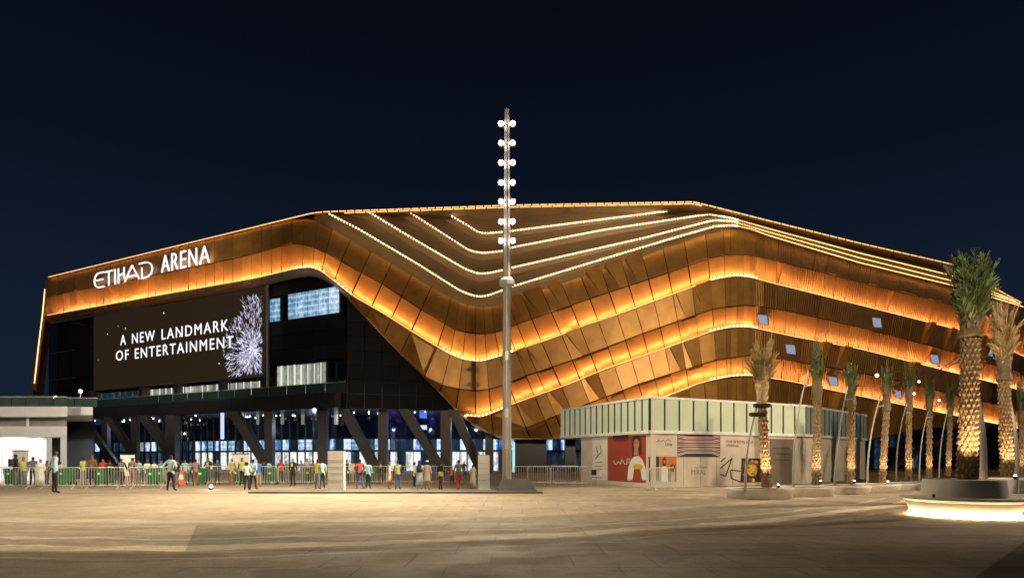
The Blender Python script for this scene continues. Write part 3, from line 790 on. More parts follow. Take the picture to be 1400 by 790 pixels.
def scol(xa, ya, xb, yb, wpx, Y0, Y1):
    mb_ = MB(); wdt = wpx/F*Y0
    p = px3(xa, ya, Y0); q = px3(xb, yb, Y1)
    if q.z > 0:  # carry on to the ground
        t = p.z/(p.z-q.z); q = p+(q-p)*t
    p = p+(p-q)*(max(6.5-p.z, 0)/(p.z-q.z)) if p.z < 6.5 else p
    h = Vector((wdt/2, 0, 0)); d_ = Vector((0, wdt*.9, 0))
    mb_.hexa([q-h, q+h, p+h, p-h], [q-h+d_, q+h+d_, p+h+d_, p-h+d_]); apart(mb_, 'raking_column', M['column'])
for a_ in ((118, 582, 150, 626, 9, 78, 78), (152, 579, 184, 626, 10, 76, 76), (199, 576, 236, 628, 12, 73, 73), (321, 569, 358, 628, 14, 66, 66), (473, 566, 512, 640, 15, 62.5, 63), (556, 566, 602, 640, 15, 63, 63.5), (621, 563, 656, 640, 14, 63.5, 64), (98, 582, 124, 626, 8, 80, 80)):
    scol(*a_)
def disp(xa, xb, ya, yb, Y, mt, name='display_screen'):
    p, q = px3(xa, yb, Y), px3(xb, ya, Y); mb_ = MB().box(((p.x+q.x)/2, Y, (p.z+q.z)/2), (q.x-p.x, .18, q.z-p.z)); return apart(mb_, name, mt)
disp(574, 583, 560, 571, 67, M['blue_e']); disp(575, 583.5, 581, 587, 68, M['bluew_e']); disp(521, 529, 560, 569, 67, M['blue_e'])
disp(518, 523, 582, 596, 68, M['bluew_e']); disp(302, 306, 560, 600, 69, M['bluew_e']); disp(713, 716.6, 604, 650, 68, M['bluew_e'], 'light_column'); disp(700.5, 706, 604, 650, 68, emat('cyan_light', (.45, .9, 1), 1.0), 'light_column')
for x_, w_ in ((384, 4), (412, 4), (351, 3), (457, 5), (330, 3)): disp(x_, x_+w_, 561, 580, 71, M['room_warm'], 'hanging_banner')
mb = MB()
RD = random.Random(9)
for k in range(60):
    x_ = RD.uniform(120, 690); A = gpt(x_, 6.45, RD.uniform(1.5, 8)); 
    if x_ > 480: A.y -= RD.uniform(1, 7); A.x = (x_-CX)/F*A.y
    mb.box((A.x, A.y, 6.46), (.10, .10, .04))
apart(mb, 'downlight', M['down'], kind='stuff')
for x_, e_, c_ in ((330, 260, (.6, .75, 1)), (430, 260, (.6, .75, 1)), (525, 260, (.25, .35, 1)), (580, 260, (.25, .35, 1)), (650, 260, (.7, .85, 1)), (205, 200, (.7, .8, 1)), (750, 80, (.9, .9, 1))):
    A = gpt(x_, 5.2, 6.5) if x_ < 480 else px3(x_, HY, 69); point('hall_lamp', (A.x, A.y, 5.0 if x_ < 700 else 4.0), e_, c_, .06)
# wall under the ribbon to the right: dark glazed base with mullions
b0, b1 = px3(806, HY, 70), px3(1100, HY, 70)
mb = MB(); mb.quad(Vector((b0.x, 70, 0)), Vector((b1.x, 70, 0)), Vector((b1.x, 70, 6)), Vector((b0.x, 70, 6))); apart(mb, 'base_wall', M['darkglass'])
def rp(px, z, off): q = hitc(px, off); return Vector((q.x, q.y, z))
x = 1090.
while x < 1430:
    x2 = x+15
    for z0, z1 in ((.1, 2.9), (3.0, 6.8)):
        A, B = rp(x+.4, z0, -4), rp(x2-.4, z0, -4); up = Vector((0, 0, z1-z0)); n_ = Vector((0, .15, 0))
        apart(MB().hexa([A, B, B+up, A+up], [A+n_, B+n_, B+n_+up, A+n_+up]), 'base_glazing', M['darkglass'] if RP.random() < .78 else M['room_dark'])
    x = x2
mb = MB()
for xa, xb in ((1088, 1260), (1260, 1432)):
    A, B = rp(xa, 0, -4.6), rp(xb, 0, -4.6); up = Vector((0, 0, 9)); mb.quad(A, B, B+up, A+up)
apart(mb, 'base_wall', M['goldback'])
# stair / escalator flank behind the palms
mb = MB()
for k in range(16):
    A = rp(1215+k*5.2, .2+k*.30, -2.5); mb.box((A.x, A.y, A.z), (.9, 1.8, .32))
apart(mb, 'entrance_stair', M['fascia'])
# small parallelogram windows punched into the gold
for x_, y_, w_, h_ in ((1043, 437, 14, 14), (1081, 477.5, 14, 13.5), (1139, 521, 13, 13), (1199, 441, 13, 14), (1278, 491, 12, 13), (1352, 480, 11, 14), (1228, 539, 10, 12), (1113, 495, 6, 9)):
    c = [(x_-w_/2+2.2, y_+h_/2-1.5), (x_+w_/2, y_+h_/2), (x_+w_/2-1.6, y_-h_/2+1.3), (x_-w_/2, y_-h_/2)]
    cen = (x_, y_)
    fr = [((a_-x_)*1.18+x_, (b_-y_)*1.16+y_) for a_, b_ in c]
    f = apart(MB().hexa([W(a_, b_, 1.38) for a_, b_ in fr], [W(a_, b_, .3) for a_, b_ in fr]), 'window', M['goldlip'])
    q = MB().hexa([W(a_, b_, 1.41) for a_, b_ in c], [W(a_, b_, .6) for a_, b_ in c]); q.v = [(v[0], v[1]-62, v[2]) for v in q.v]; q.build('pane', M['winblue'], f)
# ================================================================ LIGHTING MAST
mast = thing('lighting_mast', 'tall grey floodlight mast with seven pairs of lit lamps on a dark wedge plinth', 'light mast', (MX, MY, 0))
def M3(px, py, d=0): p = px3(px, py, MY+d); return Vector((p.x-MX, d, p.z))
mb = MB()
x0, x1, xt0, xt1 = M3(678, 0).x, M3(736, 0).x, M3(686, 0).x, M3(722, 0).x
h0 = .62
mb.hexa([Vector((x0, -.5, .02)), Vector((x1, -.5, .02)), Vector((xt1, -.3, h0)), Vector((xt0, -.3, h0))], [Vector((x0, .6, .02)), Vector((x1, .6, .02)), Vector((xt1, .5, h0)), Vector((xt0, .5, h0))])
mb.build('plinth', M['pedest'], mast)
zc = EYE+(HY-392)/F*MY
MB().tube([(0, 0, h0-.1), (0, 0, 4), (0, 0, zc)], [.21, .20, .18], 8).build('lower_shaft', M['pole'], mast)
MB().lathe([(.2, 0), (.36, .12), (.36, .32), (.26, .42), (.0, .46)], (0, 0, zc-.05), 8).build('collar', M['pole'], mast)
zt = EYE+(HY-150)/F*MY
MB().tube([(0, 0, zc+.3), (0, 0, zt)], [.16, .11], 8).build('upper_shaft', M['pole'], mast)
MB().tube([(.05, -.19, zc), (.04, -.18, (zc+zt)/2), (.05, -.13, zt-.6)], .018, 5).build('cable', M['black'], mast)
MB().tube([(.0, -.235, .7), (.0, -.225, 3), (0, -.2, zc)], .02, 5).build('cable_conduit', M['steel'], mast)
for z in (2.2, 3.6, 6.2): MB().box((.0, -.25, z), (.14, .06, .4)).build('service_hatch', M['steel'], mast)
lamps = []
for k, py in enumerate((172, 198.5, 225, 252, 278, 305, 331)):
    z = EYE+(HY-py)/F*MY
    for s in (-1, 1):
        c = Vector((s*.265, -.14, z))
        lb = MB().box(c+Vector((0, .10, .0)), (.18, .14, .18)); lb.tube([(s*.05, 0, z-.02), (s*.24, .02, z-.02)], .022, 6)
        lo = lb.build('floodlight', M['lampbody'], mast)
        ln = MB(); ln.lathe([(0, 0), (.09, 0), (.115, .03), (.115, .05)], (0, 0, 0), 12)
        ln.v = [(c.x+v[0], c.y-v[2]+.0, c.z+v[1]) for v in ln.v]
        ln.build('lens', M['lamp'], lo)
        tx = (-14+(k % 4)*7) if s < 0 else (8+(k % 4)*5)
        lamps.append((c, s, k))
    MB().lathe([(.15, -.03), (.19, -.03), (.19, .03), (.15, .03)], (0, 0, z), 12).build('bracket_ring', M['steel'], mast)
for c, s, k in lamps:
    if k % 2 == 0 or s < 0:
        p0 = Vector((MX, MY, 0))+c+Vector((s*.1, -.26, 0))
        aim = [(-16, 17), (-24, 30), (-8, 18), (-20, 22), (-13, 24), (-28, 27), (-12, 15)][k] if s < 0 else [(14, 31), (0, 0), (12, 30), (0, 0), (20, 33), (0, 0), (5, 24)][k]
        spot('floodlight_glow', p0, (aim[0], aim[1], 0), 6800 if s < 0 else 2400, 105, .75, (1, .84, .58), .05)
# masts of the same make outside the view, whose light reaches the plaza, the pavilion and the metal front
def more_mast(x, y, lab, aims):
    m_ = thing('lighting_mast', lab, 'light mast', (x, y, 0))
    for ch in list(mast.children):
        if ch.type == 'MESH': copy_tree(ch, m_)
    for i, (tx, ty, tz, pw, an) in enumerate(aims):
        spot('floodlight_glow', (x+.2*(-1)**i, y-.35, 15.6-i*.9), (tx, ty, tz), pw, an, .6, (1, .80, .54), .3)
more_mast(5, -18, 'grey floodlight mast standing behind the photographer, out of view', [(28, 62, 17, 160000, 42), (-8, 62, 16, 62000, 38), (13, 36, 3.5, 25000, 20)])
more_mast(-27, 21, 'grey floodlight mast out of view beyond the left edge', [(-13, 26, 0, 7500, 80), (-17, 38, 3, 30000, 56), (-29, 38, 4, 22000, 50), (-42, 74, 22, 70000, 44)])
more_mast(31, 25, 'grey floodlight mast out of view beyond the right edge', [(10, 26.5, 0, 24000, 40), (12, 33, 2, 12500, 50), (12.5, 17, .8, 13000, 22)])

# ================================================================ KIOSK WITH GREEN GLASS
K = Vector((7.17, 32.4, 0)); dl = Vector((-.396, .918, 0)); dr = Vector((.891, .454, 0)); nl = Vector((-.918, -.396, 0)); nr_ = Vector((.454, -.891, 0))
LL_, LR_ = 9.96, 12.05
K3 = K+dr*LR_; K4 = Vector((26.6, 46.6, 0)); dc = (K4-K3).normalized(); LC = (K4-K3).length; nc = Vector((dc.y, -dc.x, 0))
Z0, Z1 = 2.86, 4.80
kiosk = thing('retail_pavilion', 'white low pavilion with green frosted glass band above printed hoardings', 'kiosk', tuple(K))
def kb(mb, name, mt, parent=None): mb.v = [(v[0]-K.x, v[1]-K.y, v[2]) for v in mb.v]; return mb.build(name, mt, parent or kiosk)
def wbox(o, d, n, s0, s1, z0, z1, a, b): # a inner, b outer offset
    def q(s, z, k): p = o+d*s+n*k; return Vector((p.x, p.y, z))
    return MB().hexa([q(s0, z0, b), q(s1, z0, b), q(s1, z1, b), q(s0, z1, b)], [q(s0, z0, a), q(s1, z0, a), q(s1, z1, a), q(s0, z1, a)])
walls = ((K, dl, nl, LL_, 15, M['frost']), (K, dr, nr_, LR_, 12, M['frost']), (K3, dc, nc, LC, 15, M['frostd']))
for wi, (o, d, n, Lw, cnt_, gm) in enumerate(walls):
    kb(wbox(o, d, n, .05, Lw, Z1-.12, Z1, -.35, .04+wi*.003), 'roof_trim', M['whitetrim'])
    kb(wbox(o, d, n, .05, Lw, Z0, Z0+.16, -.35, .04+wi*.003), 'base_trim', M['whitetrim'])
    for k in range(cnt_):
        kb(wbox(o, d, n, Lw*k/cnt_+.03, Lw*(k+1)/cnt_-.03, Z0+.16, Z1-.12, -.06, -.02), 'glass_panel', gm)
        kb(wbox(o, d, n, Lw*k/cnt_-.025+.03, Lw*k/cnt_+.025+.03, Z0+.16, Z1-.12, -.1, .012), 'mullion', M['mull'])
K2 = K+dl*LL_
inner = K+dl*.3+dr*.3
mb = MB(); mb.poly([K+dl*.0+Vector((0, 0, Z1-.02)), K3+Vector((0, 0, Z1-.02)), K4+Vector((0, 0, Z1-.02)), K4-nc*8+Vector((0, 0, Z1-.02)), K2+Vector((8, 3, Z1-.02)), K2+Vector((0, 0, Z1-.02))]); kb(mb, 'roof', M['white'])
mb = MB(); mb.poly([K+Vector((0, 0, Z0+.01)), K3+Vector((0, 0, Z0+.01)), K4+Vector((0, 0, Z0+.01)), K4-nc*8+Vector((0, 0, Z0+.01)), K2+Vector((8, 3, Z0+.01)), K2+Vector((0, 0, Z0+.01))]); kb(mb, 'canopy_underside', M['white'])
lw = 7.35
kb(wbox(K, dl, nl, 0, lw, 0, Z0, -.4, -.10), 'hoarding_wall', M['kwall'])
kb(wbox(K, dr, nr_, .1, LR_, 0, Z0, -.4, -.10), 'hoarding_wall', M['kwall'])
kb(wbox(K3, dc, nc, 0, LC, 0, Z0, -.4, -.12), 'hoarding_wall', M['kwall'])
for k in range(1, 10):
    kb(wbox(K, dr, nr_, LR_*k/10-.01, LR_*k/10+.01, 0.05, Z0-.02, -.1, -.095), 'hoarding_seam', M['greyink'])
kb(wbox(K3, dc, nc, 2.2, 3.0, .5, 2.0, -.12, -.06), 'service_door', M['whitetrim'])
# the printed hoardings. R: position of a photo column on each wall
def on(o, d, px, off=-.10, n=None):
    p = o+(n*off); k = (px-CX)/F; return (k*p.y-p.x)/(d.x-k*d.y)
def sR(px): return on(K, dr, px, -.1, nr_)
def sL(px): return on(K, dl, px, -.1, nl)
def zR(px, py):
    p = K+dr*sR(px)+nr_*-.1; return EYE+(HY-py)/F*p.y
def zL(px, py):
    p = K+dl*sL(px)+nl*-.1; return EYE+(HY-py)/F*p.y
def PR(px, py, lay=1):
    p = K+dr*sR(px)+nr_*(-.1+.006*lay); return Vector((p.x, p.y, zR(px, py)))
def PL(px, py, lay=1):
    p = K+dl*sL(px)+nl*(-.1+.006*lay); return Vector((p.x, p.y, zL(px, py)))
def pbox(x0, x1, y0, y1, PF, lay, name, mt, parent=None):   # level rectangle on a wall given by its top-left / bottom-right rows
    A, C = PF(x0, y1, lay), PF(x1, y0, lay)
    B = Vector((C.x, C.y, A.z)); D = Vector((A.x, A.y, C.z)); n_ = nr_ if PF is PR else nl
    if PF is PL: A, B, C, D = A, B, C, D
    return kb(MB().hexa([A, B, C, D], [p-n_*.004 for p in (A, B, C, D)]), name, mt, parent)
def blob(pts, PF, lay, name, mt, parent): 
    m_b = MB(); m_b.poly([PF(x_, y_, lay) for x_, y_ in pts]); return kb(m_b, name, mt, parent)
def ell(cx, cy, rx, ry, n_=14): return [(cx+rx*math.cos(2*math.pi*k/n_), cy+ry*math.sin(2*math.pi*k/n_)) for k in range(n_)]
def inkline(pts, PF, lay, wpx, name, mt, parent):
    m_b = MB()
    for (xa, ya), (xb, yb) in zip(pts, pts[1:]):
        dx, dy = xb-xa, yb-ya; l_ = math.hypot(dx, dy) or 1; nx, ny = -dy/l_*wpx/2, dx/l_*wpx/2
        m_b.quad(PF(xa-nx, ya-ny, lay), PF(xb-nx, yb-ny, lay), PF(xb+nx, yb+ny, lay), PF(xa+nx, ya+ny, lay))
    return kb(m_b, name, mt, parent)
def ktext(txt, xa, xb, ya, yb, PF, lay, mt, parent, bold=.01, spc=1.1):
    A, B = PF(xa, yb, lay), PF(xb, yb, lay); B.z = A.z; h_ = PF(xa, ya, lay).z-A.z; d_ = (B-A); l_ = d_.length
    m_b = text_mesh(txt, l_, h_, bold, spc, .002); put(m_b, A, d_.normalized(), nr_ if PF is PR else nl); return kb(m_b, 'print_text', mt, parent)
# left wing: white sheet with line drawing, red sheet with a robed woman
p = pbox(810, 830, 597, 655, PL, 1, 'poster', M['paperw'])
inkline([(815, 610), (818, 620), (814, 628), (822, 618), (821, 608)], PL, 2, .8, 'print_line', M['ink'], p)
for y_ in (632, 637, 642): inkline([(814, y_), (823, y_-.6)], PL, 2, .7, 'print_line', M['ink'], p)
p = pbox(831, 886.5, 594.5, 656.5, PL, 1, 'poster', M['red'])
blob([(858, 656), (859, 640), (863, 628), (868, 623), (874, 623), (879, 629), (883, 641), (885, 656)], PL, 2, 'print_robe', M['paperw'], p)
blob([(865, 656), (867, 642), (871, 636), (876, 642), (878, 656)], PL, 3, 'print_skirt', M['red'], p)
blob([(866, 637), (870, 634), (877, 634), (880, 637), (878, 641), (868, 641)], PL, 4, 'print_sash', M['yellowp'], p)
blob([(864, 612), (864, 600), (867, 595.5), (872, 595), (876, 598), (877.5, 608), (877, 622), (865, 624)], PL, 3, 'print_hair', M['hairp'], p)
blob(ell(870.5, 606.5, 4, 7), PL, 4, 'print_face', M['skinp'], p)
blob([(868, 612), (873, 612), (874, 622), (867, 622)], PL, 5, 'print_neck', M['skinp'], p)
for x_ in (868.9, 872.4): blob(ell(x_, 604.7, .7, .5), PL, 6, 'print_eye', M['ink'], p)
blob(ell(870.6, 610, 1.2, .5), PL, 6, 'print_mouth', M['red'], p)
inkline([(840, 629), (840.5, 633), (844, 634), (846, 630), (849, 634), (851, 628), (855, 634), (858, 634), (858, 626)], PL, 7, .9, 'print_line', M['paperw'], p)
inkline([(861, 626), (861, 633)], PL, 7, .9, 'print_line', M['paperw'], p)
# right wing: small lettering, striped picture, orange picture, MIRAL, ink strokes, food picture
p = pbox(889, 925, 594, 622, PR, 1, 'poster', M['kwall'])
inkline([(898, 604), (900, 601), (903, 603.5), (906, 601), (909, 603.5), (913, 600.5), (917, 603)], PR, 2, .9, 'print_line', M['greyink'], p)
ktext('Living', 909.5, 918.5, 605, 609.6, PR, 2, M['ink'], p, .03)
p = pbox(886.8, 901, 623.5, 657.5, PR, 1, 'poster', M['navy'])
p = pbox(901, 925, 623.5, 658, PR, 1, 'poster', M['orange'])
blob([(903, 658), (904, 640), (906, 636), (910, 636), (913, 641), (913, 658)], PR, 2, 'print_dress', M['paperw'], p)
blob([(905.5, 637), (905.5, 627), (908, 624.5), (910.5, 627), (910, 637)], PR, 3, 'print_hair', M['hairp'], p)
blob(ell(908.2, 630.5, 1.6, 2.6), PR, 4, 'print_face', M['skinp'], p)
blob([(914, 658), (914.5, 645), (917, 643), (922, 643.5), (924.5, 647), (924.6, 658)], PR, 2, 'print_jacket', M['denim'], p)
blob([(917.5, 658), (918, 645), (920.5, 645), (921, 658)], PR, 3, 'print_shirt', M['yellowp'], p)
blob([(916.5, 644), (916, 636), (919, 633.5), (922.5, 636), (922.5, 644)], PR, 4, 'print_hair', M['hairp'], p)
blob(ell(919.3, 638.5, 1.8, 2.7), PR, 5, 'print_face', M['skinp'], p)
p = pbox(926, 984.5, 590.5, 624.5, PR, 1, 'poster', M['navy'])
for k in range(15):
    y_ = lerp(592, 623, k/14); yi = lerp(596, 619, k/14)
    inkline([(926.5, y_), (938, yi), (973, yi+.2), (984, y_)], PR, 2, .9 if k % 3 else 1.3, 'print_stripe', M['linew'] if k % 3 else M['linered'], p)
p = pbox(986, 1012, 596, 622, PR, 1, 'poster', M['kwall'])
ktext('OVER 50 RETAIL & F&B', 992, 1029, 601.5, 605.3, PR, 2, M['greyink'], p, .03)
ktext('OFFERINGS', 992, 1009.5, 607, 610.6, PR, 2, M['greyink'], p, .03)
m_p = pbox(940, 968, 632, 650, PR, 1, 'poster', M['kwall'])
ktext('MIRAL', 945, 965, 641.5, 648.5, PR, 2, M['greyink'], m_p, .0, 1.05)
inkline([(950, 637.5), (951, 639), (955, 639), (956.5, 637), (959, 639), (965, 638.6), (965.5, 637)], PR, 2, .8, 'print_line', M['greyink'], m_p)
for st in ([(985, 631), (992, 625)], [(984.5, 640), (1001, 626)], [(1000.5, 625.5), (998, 634), (992, 650.5), (984.5, 648)], [(1014, 644), (999, 642), (999.5, 653.5), (1013, 658.5), (1013.5, 646)], [(1013, 640), (1017, 632), (1021, 627)]):
    inkline(st, PR, 1, 1.6, 'print_brushstroke', M['ink'], None)
p = pbox(1013.5, 1042, 626, 659.5, PR, 1, 'poster', M['hairp'])
for k in range(26):
    blob(ell(R.uniform(1017, 1039), R.uniform(630, 656), R.uniform(1, 3), R.uniform(1, 2.6), 8), PR, 2+k*.12, 'print_food', R.choice([M['yellowp'], M['greenp'], M['orange'], M['skinp'], M['red']]), p)
blob(ell(1028, 642, 7.5, 8.5), PR, 1.6, 'print_plate', M['yellowp'], p)
p = pbox(1052, 1086, 600, 662, PR, 1, 'poster', M['greyink'])
for y_ in (612, 620, 628): inkline([(1056, y_), (1080, y_+.6)], PR, 2, 1.2, 'print_line', M['hairp'], p)
mb = wbox(K, dl, nl, 2.1, 3.4, Z0-.14, Z0-.02, -.08, .06); kb(mb, 'vent_grille', M['ink'])

# ================================================================ LOW WHITE BUILDING AT THE LEFT
lb_ = thing('white_annex', 'low white terrace building with a brightly lit open front at the left edge', 'building', tuple(px3(45, HY, 38).xy)+(0,))
def ab(mb, name, mt, parent=None): mb.v = [(v[0]-lb_.location.x, v[1]-lb_.location.y, v[2]) for v in mb.v]; return mb.build(name, mt, parent or lb_)
def abox(xa, xb, ya, yb, Y, dep, name, mt, parent=None):
    p, q = px3(xa, yb, Y), px3(xb, ya, Y); e1 = (xb-CX)/F*(Y+dep)-.02; e0 = min((xa-CX)/F*(Y+dep) if dep < 2 else p.x-6, e1-.02); z0, z1 = p.z, q.z
    return ab(MB().hexa([Vector((p.x, Y, z0)), Vector((q.x, Y, z0)), Vector((q.x, Y, z1)), Vector((p.x, Y, z1))], [Vector((e0, Y+dep, z0)), Vector((e1, Y+dep, z0)), Vector((e1, Y+dep, z1)), Vector((e0, Y+dep, z1))]), name, mt, parent)
abox(-60, 92, 555.5, 569.5, 38, 9, 'roof_slab', M['white']); abox(92.3, 127, 556, 567, 39.5, 7, 'roof_slab', M['white'])
abox(-60, 91, 569.5, 582.5, 38.4, 10, 'recess_band', M['greyband'])
for x_ in (38, ): abox(x_-2, x_+2, 569.5, 582.5, 38.2, .5, 'pier', M['white'])
abox(-60, 91.5, 582.5, 597, 38, 12, 'lintel_beam', M['white'])
abox(63.5, 71, 597, 661, 38.05, .5, 'pier', M['white']); abox(82.5, 91.5, 597, 661, 38.05, .9, 'pier', M['white'])
abox(71, 82.5, 597, 661, 40, .2, 'door_opening', M['dark'])
abox(-60, 64, 598, 664, 44, .2, 'lit_back_wall', M['shop'])
abox(92, 128, 568, 661, 47, .3, 'side_wall', M['dark'])
for k in range(6): abox(-30+k*16, -29+k*16, 600, 660, 43.7, .2, 'shopfront_mullion', M['steel'])
for k in range(7): abox(-20+k*12, -14+k*12, 600, 602.5, 40+k % 2, .4, 'ceiling_lamp', M['down'])
mb = MB()
for k in range(-60, 92, 19): abox(k+.4, k+18.6, 542.5, 555.5, 38.2, .03, 'balustrade_glass', M['bal'])
for k in range(4): abox(92+k*10.4, 92+k*10.4+9.8, 544, 556, 39.7, .03, 'balustrade_glass', M['bal'])
abox(-60, 91.5, 541.8, 542.6, 38.18, .06, 'handrail', M['steel']); abox(91.8, 134, 543.2, 544, 39.7, .06, 'handrail', M['steel'])
p = px3(30, 610, 42); point('annex_lamp', (p.x, 41.5, 2.6), 420, (1, .96, .9), .4, None)
p = px3(-30, 610, 42); point('annex_lamp', (p.x, 41.5, 2.6), 420, (1, .96, .9), .4, None)
# small lamps on the terrace behind it
for x_, y_, Y in ((110, 534.5, 60), (76, 543.5, 55)):
    q = px3(x_, y_, Y); g_ = thing('terrace_lamp', 'small round lamp glowing on the terrace by the dark glass' if x_ == 110 else 'tiny round lamp glowing low behind the glass balustrade', 'lamp', (q.x, q.y, 0), group='terrace lamps')
    MB().tube([(0, 0, 4), (0, 0, q.z-.1)], .04, 6).build('post', M['steel'], g_)
    mb = MB(); mb.lathe([(0, -.16), (.12, -.11), (.16, 0), (.12, .11), (0, .16)], (0, 0, q.z), 10); mb.build('globe', M['bulb'], g_)
# ================================================================ PALMS, PLANTERS, CURVED POLES
def trunk_mesh(h, r0, r1, name, mt, seg=30, rowh=.15, nd=10, amp=.055):
    """date palm trunk: a lattice of diamond leaf bases, each standing proud at its upper tip"""
    mb = MB(); nz = int(h/rowh*5); rt = random.Random(3)
    ph = [rt.uniform(-.15, .15) for _ in range(400)]
    for j in range(nz+1):
        z = h*j/nz
        for k in range(seg):
            t = k/seg*nd; row = z/rowh
            rr = lerp(r0, r1, min(1, z/h)); rr *= 1+.10*math.exp(-z*2.2)
            i0 = math.floor(row); a = None
            # distance to diamond lattice centre
            best = 9
            for ii in (i0-1, i0, i0+1):
                tc_ = t-(.5 if ii % 2 else 0); du = abs(tc_-round(tc_)); dv = row-ii
                dd = du*1.9+abs(dv-.5)*1.0
                if dd < best: best = dd; vv = dv; uu = du; cell = (ii, round(tc_))
            bulge = max(0, 1-best)*(.35+.65*min(1, max(0, vv)))
            nb = ph[(cell[0]*7+cell[1]*3) % 400]
            r = rr+amp*(bulge*(1+nb*2)-.35)
            an = 2*math.pi*k/seg; mb.v.append((r*math.cos(an), r*math.sin(an), z))
    for j in range(nz):
        for k in range(seg):
            k2 = (k+1) % seg; mb.f.append((j*seg+k, j*seg+k2, (j+1)*seg+k2, (j+1)*seg+k)); mb.m.append(0); mb.uv += [(0, 0)]*4
    return mb.mesh(name, mt)
def frond(mb, base, az, spread, ln, droop, width, rng, nl_=26, m=0):
    """one pinnate leaf: rachis with two rows of narrow leaflets"""
    d = Vector((math.cos(az), math.sin(az), 0)); side = Vector((-math.sin(az), math.cos(az), 0)); pts = []
    for k in range(9):
        t = k/8; out_ = spread*t**1.3+droop*t**3; up = ln*(t-.28*(droop+.15)*t**3); pts.append(base+d*(out_+.06)+Vector((0, 0, up)))
    mb.tube(pts, [lerp(.022, .006, k/8) for k in range(9)], 4, m, caps=False)
    for k in range(nl_):
        t = .14+.86*k/nl_; i = min(int(t*8), 7); f_ = t*8-i; p = pts[i].lerp(pts[i+1], f_); tan = (pts[i+1]-pts[i]).normalized()
        L_ = width*math.sin(math.pi*min(1, t*.85+.15))**.6*rng.uniform(.75, 1.1)
        for s in (-1, 1):
            dirv = (tan*rng.uniform(.75, 1.3)+side*s*rng.uniform(.5, .95)+d*rng.uniform(-.25, .45)+Vector((0, 0, rng.uniform(-.15, .1)))).normalized()
            wv = dirv.cross(tan).normalized()*.016+tan*.012; e_ = p+dirv*L_
            mb.quad(p-wv, p+wv, e_+wv*.25, e_-wv*.25, m)
def crown_mesh(name, mt, n, ln, spread, width, seed, droopmax=.35, zb=0.):
    rng = random.Random(seed); mb = MB()
    for k in range(n):
        az = 2.399*k+rng.uniform(-.3, .3); q = (k/n)
        frond(mb, Vector((0, 0, zb+rng.uniform(-.15, .2))), az, spread*rng.uniform(.3, 1)*(.6+.4*q), ln*rng.uniform(.38, 1.0), rng.uniform(0, droopmax), width*rng.uniform(.8, 1.15), rng)
    return mb.mesh(name, mt)
def wrap_mesh(h, r0, r1, name, mt, seed=1):
    rng = random.Random(seed); prof = []; n = 14
    for k in range(n+1):
        t = k/n; prof.append((lerp(r0, r1, t)*(1+.10*math.sin(t*9+seed)+rng.uniform(-.05, .05)), h*t))
    mb = MB().lathe(prof, n=16)
    mb.v = [(x*(1+rng.uniform(-.07, .07)), y*(1+rng.uniform(-.07, .07)), z) for x, y, z in mb.v]
    for k in range(46):    # cut leaf stubs and loose fibre
        an = rng.uniform(0, 6.28); z = h*rng.uniform(.0, 1); r = lerp(r0, r1, z/h); d = Vector((math.cos(an), math.sin(an), 0)); p = d*r*.9+Vector((0, 0, z)); e_ = p+d*rng.uniform(.03, .12)+Vector((0, 0, rng.uniform(.12, .3))); s = Vector((-d.y, d.x, 0))*rng.uniform(.02, .05)
        mb.quad(p-s, p+s, e_+s*.4, e_-s*.4)
    return mb.mesh(name, mt)
PALMS = [  # px, base row, Y, top row, crown bottom row, trunk-top row, half trunk px, lean px, leaf, label
 (1322, 655, 17.0, 350, 462, 402, 16.5, 5, 'leaf', 'tallest date palm with dark green crown in the big round bench planter'),
 (1377, 655, 22.0, 415, 520, 470, 10.5, -4, 'straw', 'date palm with dry straw-coloured crown right of the tallest palm'),
 (1048, 666, 23.6, 458, 556, 556, 9.0, -6, 'straw', 'straw-crowned palm leaning left in the boat planter before the printed hoarding'),
 (1116, 663, 25.6, 464, 552, 552, 8.0, 1, 'leaf', 'palm with thin green tuft, next right of the straw-crowned leaning palm'),
 (1163, 661, 28.2, 496, 560, 560, 6.8, 1, 'leaf', 'dark narrow-crowned palm at the right end of pavilion, second after the leaning palm'),
 (1206, 660, 31.0, 496, 562, 562, 6.4, 6, 'leaf', 'palm in the row with crown tilted right, third after the leaning palm'),
 (1242, 659, 34.0, 495, 562, 562, 5.8, 1, 'leaf', 'slim palm with lit trunk, fourth after the leaning palm'),
 (1270, 656, 37.5, 514, 572, 572, 5.2, 1, 'leaf', 'slim palm with lit trunk, fifth after the leaning palm'),
 (1296, 653, 42.0, 524, 576, 576, 4.6, 3, 'leaf', 'small far palm partly behind the tallest palm, at its left'),
 (1396, 652, 36.0, 520, 585, 585, 5.0, 1, 'leaf', 'partly hidden far palm at the right edge of the photo'),
]
